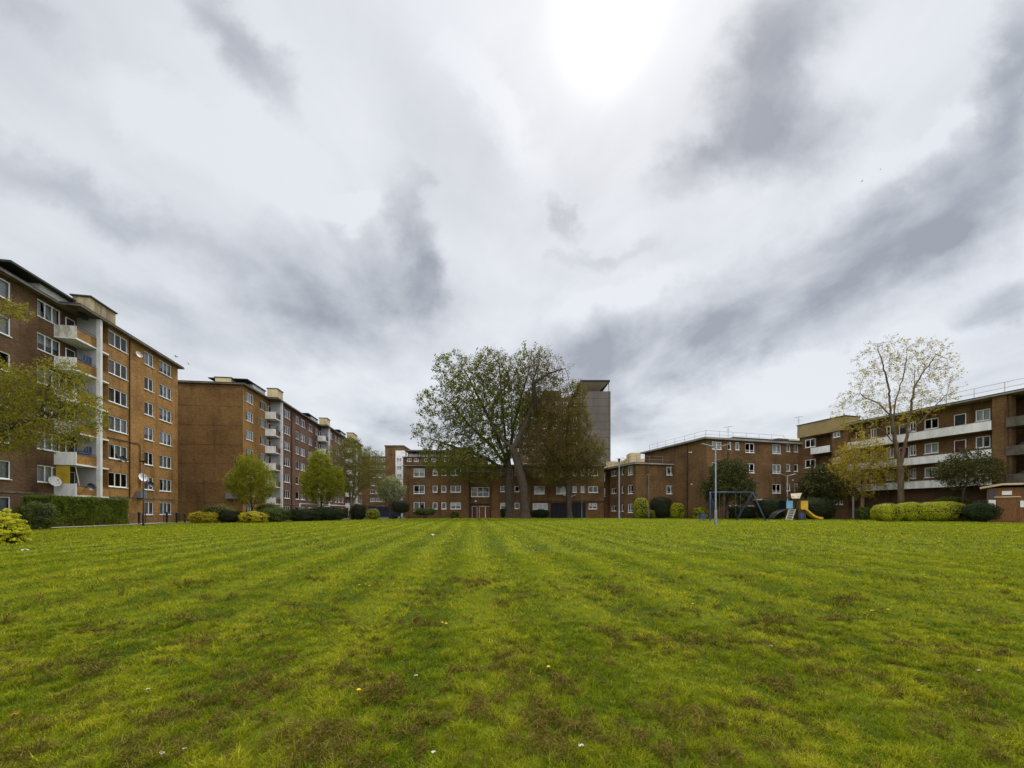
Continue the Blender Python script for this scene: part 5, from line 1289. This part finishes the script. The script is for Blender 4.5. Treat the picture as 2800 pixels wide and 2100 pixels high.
m = MB(); c = Vector((px(2183.5), Yp - .65, pz(1411))); m.tube([c, c + Vector((0, .9, 0))], .34, 20, cap=True); m.build('tunnel', BLUEM, pt)
m = MB(); m.box(WORLD, px(2174), px(2193), Yp - .6, Yp - .55, pg, pz(1394)); m.build('lower_board', W_, pt)
m = MB(); 
for k in range(9):                                           # dark arched net climber on the left
    t0 = math.pi * k / 16; t1 = math.pi * (k + 1) / 16
    for y in (Yp - .5, Yp + .5):
        p0 = (px(2158) - 2.0 * math.cos(t0) * 1.0, y, pg + 1.15 * math.sin(t0)); p1 = (px(2158) - 2.0 * math.cos(t1) * 1.0, y, pg + 1.15 * math.sin(t1)); m.tube([p0, p1], .05, 6)
    for yy in range(6): m.tube([(p0[0], Yp - .5 + yy * .2, p0[2]), (p1[0], Yp - .5 + yy * .2, p1[2])], .02, 4)
    m.tube([(p0[0], Yp - .5, p0[2]), (p0[0], Yp + .5, p0[2])], .03, 5)
m.build('arched_climber', BLACKM, pt)

# railings
def railing(label, pts, h, mat, group='railings', step=.13, post=2.4, name='railing'):
    p0 = pts[0]; root = empty(name, (p0[0], p0[1], gz(*p0)), label, 'fence', group); a = MB(); n = 0
    for (s, e) in zip(pts[:-1], pts[1:]):
        L = math.dist(s, e); k = int(L / step)
        for i in range(k + 1):
            x, y = s[0] + (e[0] - s[0]) * i / k, s[1] + (e[1] - s[1]) * i / k; a.tube([(x, y, gz(x, y)), (x, y, gz(x, y) + h)], .013, 4)
        for hh in (.12, h - .06):
            a.tube([(s[0], s[1], gz(*s) + hh), (e[0], e[1], gz(*e) + hh)], .022, 5)
    a.build('railing_panel', mat, root)
    for (s, e) in zip(pts[:-1], pts[1:]):
        L = math.dist(s, e); k = max(1, round(L / post))
        for i in range(k + 1):
            x, y = s[0] + (e[0] - s[0]) * i / k, s[1] + (e[1] - s[1]) * i / k; b = MB(); b.tube([(x, y, gz(x, y)), (x, y, gz(x, y) + h + .1)], .03, 6); b.build('post', mat, root)
    return root
g1, g2 = G(352, 40.2), G(492, 47.5)
railing('black vertical bar railings between the clipped hedge and the golden bush', [(g1.x - .3, g1.y), (g2.x, g2.y)], 1.15, BLACKM)
g1 = G(-60, 26.8); g2 = G(150, 31.0)
railing('black railings under the blossoming bush at the left edge', [(g1.x - .2, g1.y), (-35.2, 31.2)], 1.15, BLACKM)
g1, g2 = G(2245, 50.5), G(2345, 48)
railing('brown vertical bar railings right of the yellow slide', [(g1.x, g1.y), (g2.x, g2.y)], 1.1, principled('rust_brown_metal', (.10, .05, .035), .6, .3))
for (u, v, Y, h, lb) in ((380, 1403, 41.6, 1.25, 'black bollard beside the left lamp post'), (456, 1404, 45.5, 1.25, 'black bollard before the bottom right window of the left block'), (483, 1404, 46.8, 1.2, 'black bollard at the corner of the left block'), (505, 1408, 47.6, 1.1, 'black bollard at the far end of the railings')):
    b = G(u, Y - .6); m = MB(); m.tube([b - Vector((0, 0, .1)), b + Vector((0, 0, h * .84)), b + Vector((0, 0, h * .86)), b + Vector((0, 0, h * .9)), b + Vector((0, 0, h))], [.10, .10, .125, .125, .05], 10)
    tag(m.build('bollard', BLACKM, None, True, loc=b), lb, 'bollard', 'black bollards along the path')
# football goal
Yq = 60.5; gl = empty('goal_frame', G(955, Yq), 'white metal goal frame showing above the wide shrubs', 'goal')
m = MB(); a, b = P(955, 1384, Yq), P(820, 1377, 56.0); gb = G(955, Yq)
m.tube([gb + Vector((-.25, 0, -.1)), a], .075, 8); m.build('post', WHITE, gl, True)
m = MB(); m.tube([a, b], .07, 8); m.build('crossbar', WHITE, gl, True)
m = MB(); m.tube([b, (b.x, b.y, gz(b.x, b.y) - .1)], .07, 8); m.build('post', WHITE, gl, True)
# parked van, almost hidden
Yv = 66; b = G(1052, Yv); vn = empty('parked_van', b, 'dark blue van parked in the gap left of the central block', 'van')
m = MB(); prof = [(-2.3, .35), (2.3, .35), (2.35, .95), (1.75, 1.15), (1.15, 1.95), (-2.25, 2.0), (-2.35, 1.2)]
n = len(m.v)
for y in (-.9, .9):
    for (x, z) in prof: m.v.append((b.x + x, b.y + y, b.z + z))
k = len(prof); m.f.append(tuple(range(k))); m.mi.append(0); m.f.append(tuple(reversed(range(k, 2 * k)))); m.mi.append(0)
for i in range(k): j = (i + 1) % k; m.f.append((i, i + k, j + k, j)); m.mi.append(0)
m.build('body', principled('navy_car_paint', (.02, .03, .075), .35, .1, spec=.5), vn)
for x0_, x1_ in ((-1.0, -.05), (.05, 1.05)): m = MB(); m.box(WORLD, b.x + x0_, b.x + x1_, b.y - .92, b.y - .9, b.z + 1.2, b.z + 1.75); m.build('side_window', DARK, vn)
for x in (-1.5, 1.5):
    for y in (-.93, .73): m = MB(); m.tube([(b.x + x, b.y + y, b.z + .33), (b.x + x, b.y + y + .2, b.z + .33)], .33, 16); m.build('wheel', BLACKM, vn)
# aerials
for (u, vb_, vt_, Y, lb) in ((1991, 1200, 1167, 57, 'thin television aerial on the four-storey roof'), (2184, 1172, 1140, 60, 'forked television aerial beside the ochre roof room'), (1694, 1262, 1253, 62, 'stubby aerial above the low right roof')):
    a, b = P(u, vb_ + 3, Y), P(u, vt_, Y); m = MB(); m.tube([a, b], .025, 5); m.tube([b + Vector((-.6, 0, -.1)), b + Vector((.6, 0, .1))], .018, 4)
    for k in range(6): t = -.5 + k * .2; m.tube([b + Vector((t, -.3, t * .16)), b + Vector((t, .3, t * .16))], .01, 4)
    for k in range(3): m.tube([b + Vector((-.25, 0, -.3 - k * .2)), b + Vector((.25, 0, -.3 - k * .2))], .012, 4)
    tag(m.build('television_aerial', GALV, None, loc=a), lb, 'aerial', 'roof aerials')
# birds
for (u, v, Y, s, lb) in ((483, 976, 60, .30, 'dark bird in flight just beyond the roof corner of the left block'), (517, 996, 70, .28, 'small pale bird flying between the two left blocks'), (2357, 496, 50, .13, 'tiny bird high in the sky at the right'), (2408, 463, 55, .10, 'tiniest bird above the other at the right')):
    c = P(u, v, Y); m = MB(); m.tube([c + Vector((-.5, 0, -.02)) * s * 1.6, c + Vector((-.2, 0, 0)) * s * 1.6, c + Vector((.2, 0, .02)) * s * 1.6, c + Vector((.45, 0, .06)) * s * 1.6], [.01, .13 * s, .14 * s, .03 * s], 7)
    for sg in (-1, 1):
        w0, w1, w2 = c + Vector((.15, sg * .1, .02)) * s, c + Vector((.1, sg * .8, .5)) * s, c + Vector((-.3, sg * 1.5, .35)) * s
        m.quad([w0, w1, w1 + Vector((-.5, 0, -.02)) * s, w0 + Vector((-.55, 0, 0)) * s]); m.quad([w1, w2, w1 + Vector((-.5, 0, -.02)) * s])
    tag(m.build('bird', DARK if u != 517 else PANEL, None, loc=c), lb, 'bird', 'birds in the sky')

# ================================================================== grass in front of the camera
rs = np.random.RandomState(7)
# centres of raked-up dead grass (photo columns/rows), plus scattered ones
CL = [(645, 1842, .30), (1038, 1862, .45), (1297, 1835, .35), (418, 1968, .35), (272, 1930, .4), (810, 2012, .45), (1658, 1735, .35), (1747, 1753, .35), (1900, 1760, .5), (2013, 1762, .45), (2152, 1785, .5),
      (2329, 1645, .35), (2076, 1949, .4), (2700, 1790, .5), (2620, 1830, .4), (1010, 1795, .4), (1080, 1900, .5), (1300, 1960, .45), (1830, 1930, .45), (2240, 1690, .25), (560, 1700, .4), (280, 1720, .4),
      (700, 1900, .45), (250, 1830, .4), (1500, 1790, .3), (2620, 1860, .3), (1780, 1950, .35), (2160, 2060, .4), (60, 2040, .4), (2550, 1990, .3), (1400, 1780, .3), (900, 2070, .3), (1900, 2060, .35), (330, 2060, .4),
      (1120, 1700, .4), (1180, 1620, .45), (1300, 1570, .4), (1690, 1612, .35), (2170, 1740, .45), (2780, 1710, .4), (480, 1600, .5), (860, 1560, .5), (2330, 1560, .6), (1850, 1560, .5), (1100, 1990, .35), (1480, 2040, .3), (1620, 2000, .35)]
cl = []
for (u, v, r) in CL:
    Y = Yg(u, v); g = G(u, Y); cl.append((g.x, g.y, r * (.55 + .12 * Y)))
for _ in range(150):
    y = 2.2 + 22 * rs.rand() ** 1.3; x = (rs.rand() * 2 - 1) * 1.3 * y; cl.append((x, y, .12 + .25 * rs.rand()))
cl = np.array(cl)
def dead(x, y):
    d = np.zeros(len(x)); w = (fbm(x, y, 3.0, 81) - .5) * .65 + (fbm(x, y, 14.0, 86, 3) - .5) * 1.35
    for cx_, cy_, r in cl:
        q2 = ((x - cx_) / (r * .95)) ** 2 + ((y - cy_) / (r * .62)) ** 2; d = np.maximum(d, np.exp(-q2 * 1.4))
    near = np.clip((5.5 - y) / 4.5, 0, 1) * .13
    return np.clip((d * .72 + near + w * 2.0 - .48) * 2.2, 0, 1)
def sample(n, y0, y1, p=1.0):
    t = rs.rand(n); y = (y0 ** (2 - p) + t * (y1 ** (2 - p) - y0 ** (2 - p))) ** (1 / (2 - p)); x = (rs.rand(n) * 2 - 1) * 1.32 * y; return x, y
def blades(n, y0, y1, hgt, wk, two, p):
    x, y = sample(n, y0, y1, p)
    tuft = np.clip((fbm(x, y, 10, 60, 3) - .5) * 2.1 + .5, 0, 1); dd = dead(x, y)
    k = rs.rand(n) < (.30 + .8 * tuft) * (1 - .40 * dd); x, y, tuft, dd = x[k], y[k], tuft[k], dd[k]; n = len(x)
    z = gza(x, y) + relief(x, y)
    big = fbm(x, y, .55, 50, 4); mid = fbm(x, y, 3, 55, 3); lane = .5 + .5 * np.sin((x + .096 * y + .5 * (fbm(x, y, .25, 56, 2) - .5)) * 5.2)
    h = hgt * (.35 + 1.15 * tuft) * (.6 + .8 * rs.rand(n)); az = rs.rand(n) * 2 * np.pi; lean = h * (.4 + 1.5 * rs.rand(n))
    w = np.maximum(.0028, wk * y) * (.7 + .6 * rs.rand(n))
    fa = rs.rand(n) * np.pi; fx, fy = np.cos(fa) * w / 2, np.sin(fa) * w / 2; dx, dy = np.cos(az) * lean, np.sin(az) * lean
    t = np.clip(.23 + .22 * big + .26 * (mid - .5) + .42 * (tuft - .5) + .55 * (rs.rand(n) - .5) + .24 * lane - .05, 0, 1)[:, None]
    g0, g1, g2 = (np.array(c) for c in ((.060, .120, .003), (.210, .255, .006), (.46, .43, .03)))
    col = np.where(t < .5, g0 + (g1 - g0) * t * 2, g1 + (g2 - g1) * (t - .5) * 2)
    col = col * (.65 + .7 * rs.rand(n))[:, None]
    straw = (rs.rand(n) < .05 + .20 * dd)[:, None]; col = np.where(straw, np.array([.26, .20, .06]) * (.5 + .7 * rs.rand(n))[:, None], col)
    if two:
        V = np.empty((n, 5, 3)); m_ = .55
        V[:, 0] = np.stack([x - fx, y - fy, z - .006], 1); V[:, 1] = np.stack([x + fx, y + fy, z - .006], 1)
        V[:, 2] = np.stack([x + fx * .8 + dx * .35, y + fy * .8 + dy * .35, z + h * .62], 1); V[:, 3] = np.stack([x - fx * .8 + dx * .35, y - fy * .8 + dy * .35, z + h * .62], 1)
        V[:, 4] = np.stack([x + dx, y + dy, z + h * .92], 1)
        i = np.arange(n)[:, None] * 5; T3 = np.concatenate([i + [0, 1, 2], i + [0, 2, 3], i + [3, 2, 4]]); C = np.repeat(col, 5, 0)
    else:
        V = np.empty((n, 3, 3)); V[:, 0] = np.stack([x - fx, y - fy, z - .006], 1); V[:, 1] = np.stack([x + fx, y + fy, z - .006], 1); V[:, 2] = np.stack([x + dx, y + dy, z + h], 1)
        T3 = np.arange(n * 3).reshape(n, 3); C = np.repeat(col, 3, 0)
    return V.reshape(-1, 3), T3, C
def grassmat(name, trans=.35, spec=.08):
    m = bpy.data.materials.new(name); m.use_nodes = True; N = NT(m.node_tree); out = N.n('ShaderNodeOutputMaterial')
    a = N.n('ShaderNodeAttribute', attribute_name='tint').outputs['Color']
    b = N.n('ShaderNodeBsdfPrincipled'); b.inputs['Roughness'].default_value = .6; b.inputs['Specular IOR Level'].default_value = spec; N.put(b.inputs['Base Color'], a)
    t = N.n('ShaderNodeBsdfTranslucent'); N.put(t.inputs[0], N.mix(1.0, a, (1.3, 1.25, .7, 1), 'MULTIPLY'))
    mx = N.n('ShaderNodeMixShader'); mx.inputs[0].default_value = trans; N.put(mx.inputs[1], b.outputs[0]); N.put(mx.inputs[2], t.outputs[0]); N.put(out.inputs[0], mx.outputs[0]); return m
parts = [blades(480000, 1.2, 4.2, .025, .0013, True, 1.0), blades(380000, 4.0, 10.5, .031, .0015, False, .9), blades(260000, 10, 30, .042, .0018, False, .6), blades(150000, 29, 61, .05, .0019, False, .6)]
o = 0; VV, TT, CC = [], [], []
for V, T3, C in parts: VV.append(V); TT.append(T3 + o); CC.append(C); o += len(V)
VV = np.vstack(VV); TT = np.vstack(TT); CC = np.vstack(CC); CC = np.hstack([CC, np.ones((len(CC), 1))])
g_ = np_mesh('grass', VV, TT, grassmat('grass_blades'), col=CC); tag(g_, 'short mown green and yellowish grass blades', 'grass', kind='stuff')
# raked clumps of dead grass: short curled strands heaped on the lawn
x, y = sample(760000, 1.25, 7, 1.0); x2, y2 = sample(380000, 6.5, 22, .6); x, y = np.concatenate([x, x2]), np.concatenate([y, y2]); n = len(x); d = dead(x, y); d = np.maximum(d, .035 + .02 * (y < 6)); k = rs.rand(n) < d * .66; x, y, d = x[k], y[k], d[k]; n = len(x)
hp = (fbm(x, y, 9, 90, 3)); z = gza(x, y) + relief(x, y) + .004 + rs.rand(n) * (.05 * d * hp * 2)
L = (.006 + .014 * rs.rand(n)) * (1 + .10 * y); w = np.maximum(.0016, .0012 * y) * (.7 + .5 * rs.rand(n)); az = rs.rand(n) * 2 * np.pi; el = rs.normal(size=n) * .45
dx, dy, dz = np.cos(az) * np.cos(el) * L, np.sin(az) * np.cos(el) * L, np.sin(el) * L; sx, sy = -np.sin(az) * w / 2, np.cos(az) * w / 2
V = np.empty((n, 4, 3)); V[:, 0] = np.stack([x - dx - sx, y - dy - sy, z - dz], 1); V[:, 1] = np.stack([x - dx + sx, y - dy + sy, z - dz], 1); V[:, 2] = np.stack([x + dx + sx, y + dy + sy, z + dz], 1); V[:, 3] = np.stack([x + dx - sx, y + dy - sy, z + dz], 1)
c0, c1 = np.array([.045, .035, .006]), np.array([.22, .168, .044]); t = (rs.rand(n) ** 1.7)[:, None]; col = c0 + (c1 - c0) * t; col = np.repeat(col, 4, 0); col = np.hstack([col, np.ones((len(col), 1))])
tag(np_mesh('dead_grass', V.reshape(-1, 3), np.arange(n * 4).reshape(n, 4), grassmat('dead_grass_strands', .15, 0.0), col=col), 'brown raked-up clumps of dead grass clippings', 'dead grass', kind='stuff')

# dandelions, petals and litter
YF = principled('dandelion_yellow', (.80, .58, .02), .7, .2, 80); WP = principled('white_petal', (.60, .57, .50), .7, .1)
fl_ = [(1220, 1718, 'pair of'), (1209, 1716, ''), (1500, 1845, ''), (1894, 1667, ''), (2384, 1679, ''), (2428, 1678, ''), (981, 1921, ''), (983, 1606, ''), (1010, 1610, '')]
for i, (u, v, _) in enumerate(fl_):
    Y = Yg(u, v); b = G(u, Y); b.z += float(relief(np.array([b.x]), np.array([b.y]))[0]); r = max(.013, .0026 * Y)
    root = empty('dandelion', b, ['dandelion right of its neighbour left of the middle of the lawn', 'dandelion just left of its neighbour near the middle of the lawn', 'dandelion by the dead grass near the centre foreground', 'dandelion right of the centre, halfway down the lawn', 'leftmost dandelion of the pair at the right', 'rightmost dandelion of the pair at the right', 'dandelion in the near left foreground', 'farther dandelion left of the centre', 'farther dandelion just right of its neighbour'][i], 'dandelion', 'dandelions in the lawn')
    m = MB(); m.tube([b, b + Vector((0, 0, .045))], .003, 5); m.build('stem', LAWNM, root)
    m = MB(); c = b + Vector((0, 0, .048))
    for ring, (nn, rr, zz) in enumerate(((14, r, .0), (11, r * .72, .005), (7, r * .4, .009))):
        for k in range(nn):
            a = 2 * math.pi * (k + ring * .5) / nn; e = Vector((math.cos(a), math.sin(a), .25)); s = Vector((-math.sin(a), math.cos(a), 0)) * rr * .17
            m.quad([c + Vector((0, 0, zz)) + s * .4, c + Vector((0, 0, zz)) - s * .4, c + e * rr - s + Vector((0, 0, zz)), c + e * rr + s + Vector((0, 0, zz))])
    m.build('flower_head', YF, root)
for i, (u, v, s, lb) in enumerate(((442, 2074, .013, 'large white petal at the bottom left of the lawn'), (504, 2061, .010, 'curled white petal right of the large one at the bottom left'), (1185, 2077, .011, 'pale slip of paper standing at the bottom centre'), (405, 1891, .011, 'white petal on dead grass at the left'),
                                   (1138, 1863, .011, 'tiny white petal left of the centre'), (2675, 1851, .012, 'white petal near the right edge of the lawn'), (2108, 1784, .012, 'white petal beside the dead grass right of centre'), (1183, 1465, .10, 'white crumpled litter far out on the lawn'), (68, 1505, .08, 'white scrap of litter at the left edge of the lawn'), (40, 1958, .02, 'orange leaf lying at the bottom left edge'), (1589, 2064, .013, 'pale leaf at the bottom, right of centre'))):
    Y = Yg(u, v); b = G(u, Y); b.z += float(relief(np.array([b.x]), np.array([b.y]))[0]) + .03
    m = MB(); rr = random.Random(i); nn = 6; g = [[b + Vector(((a / nn - .5) * s * 2, (c / nn - .5) * s * 1.3, s * .35 * math.sin(a * 1.1 + i) * math.cos(c * .9) + rr.random() * s * .12)) for c in range(nn + 1)] for a in range(nn + 1)]
    for a in range(nn):
        for c in range(nn):
            if (a in (0, nn - 1)) and (c in (0, nn - 1)): continue
            m.quad([g[a][c], g[a + 1][c], g[a + 1][c + 1], g[a][c + 1]])
    mt = principled('orange_leaf', (.35, .14, .03), .8, .3, 30) if 'orange' in lb else WP
    nm = 'litter' if 'litter' in lb or 'paper' in lb else ('fallen_leaf' if 'leaf' in lb else 'petal')
    tag(m.build(nm, mt, None, loc=b), lb, nm.replace('_', ' '), 'scraps lying on the lawn')
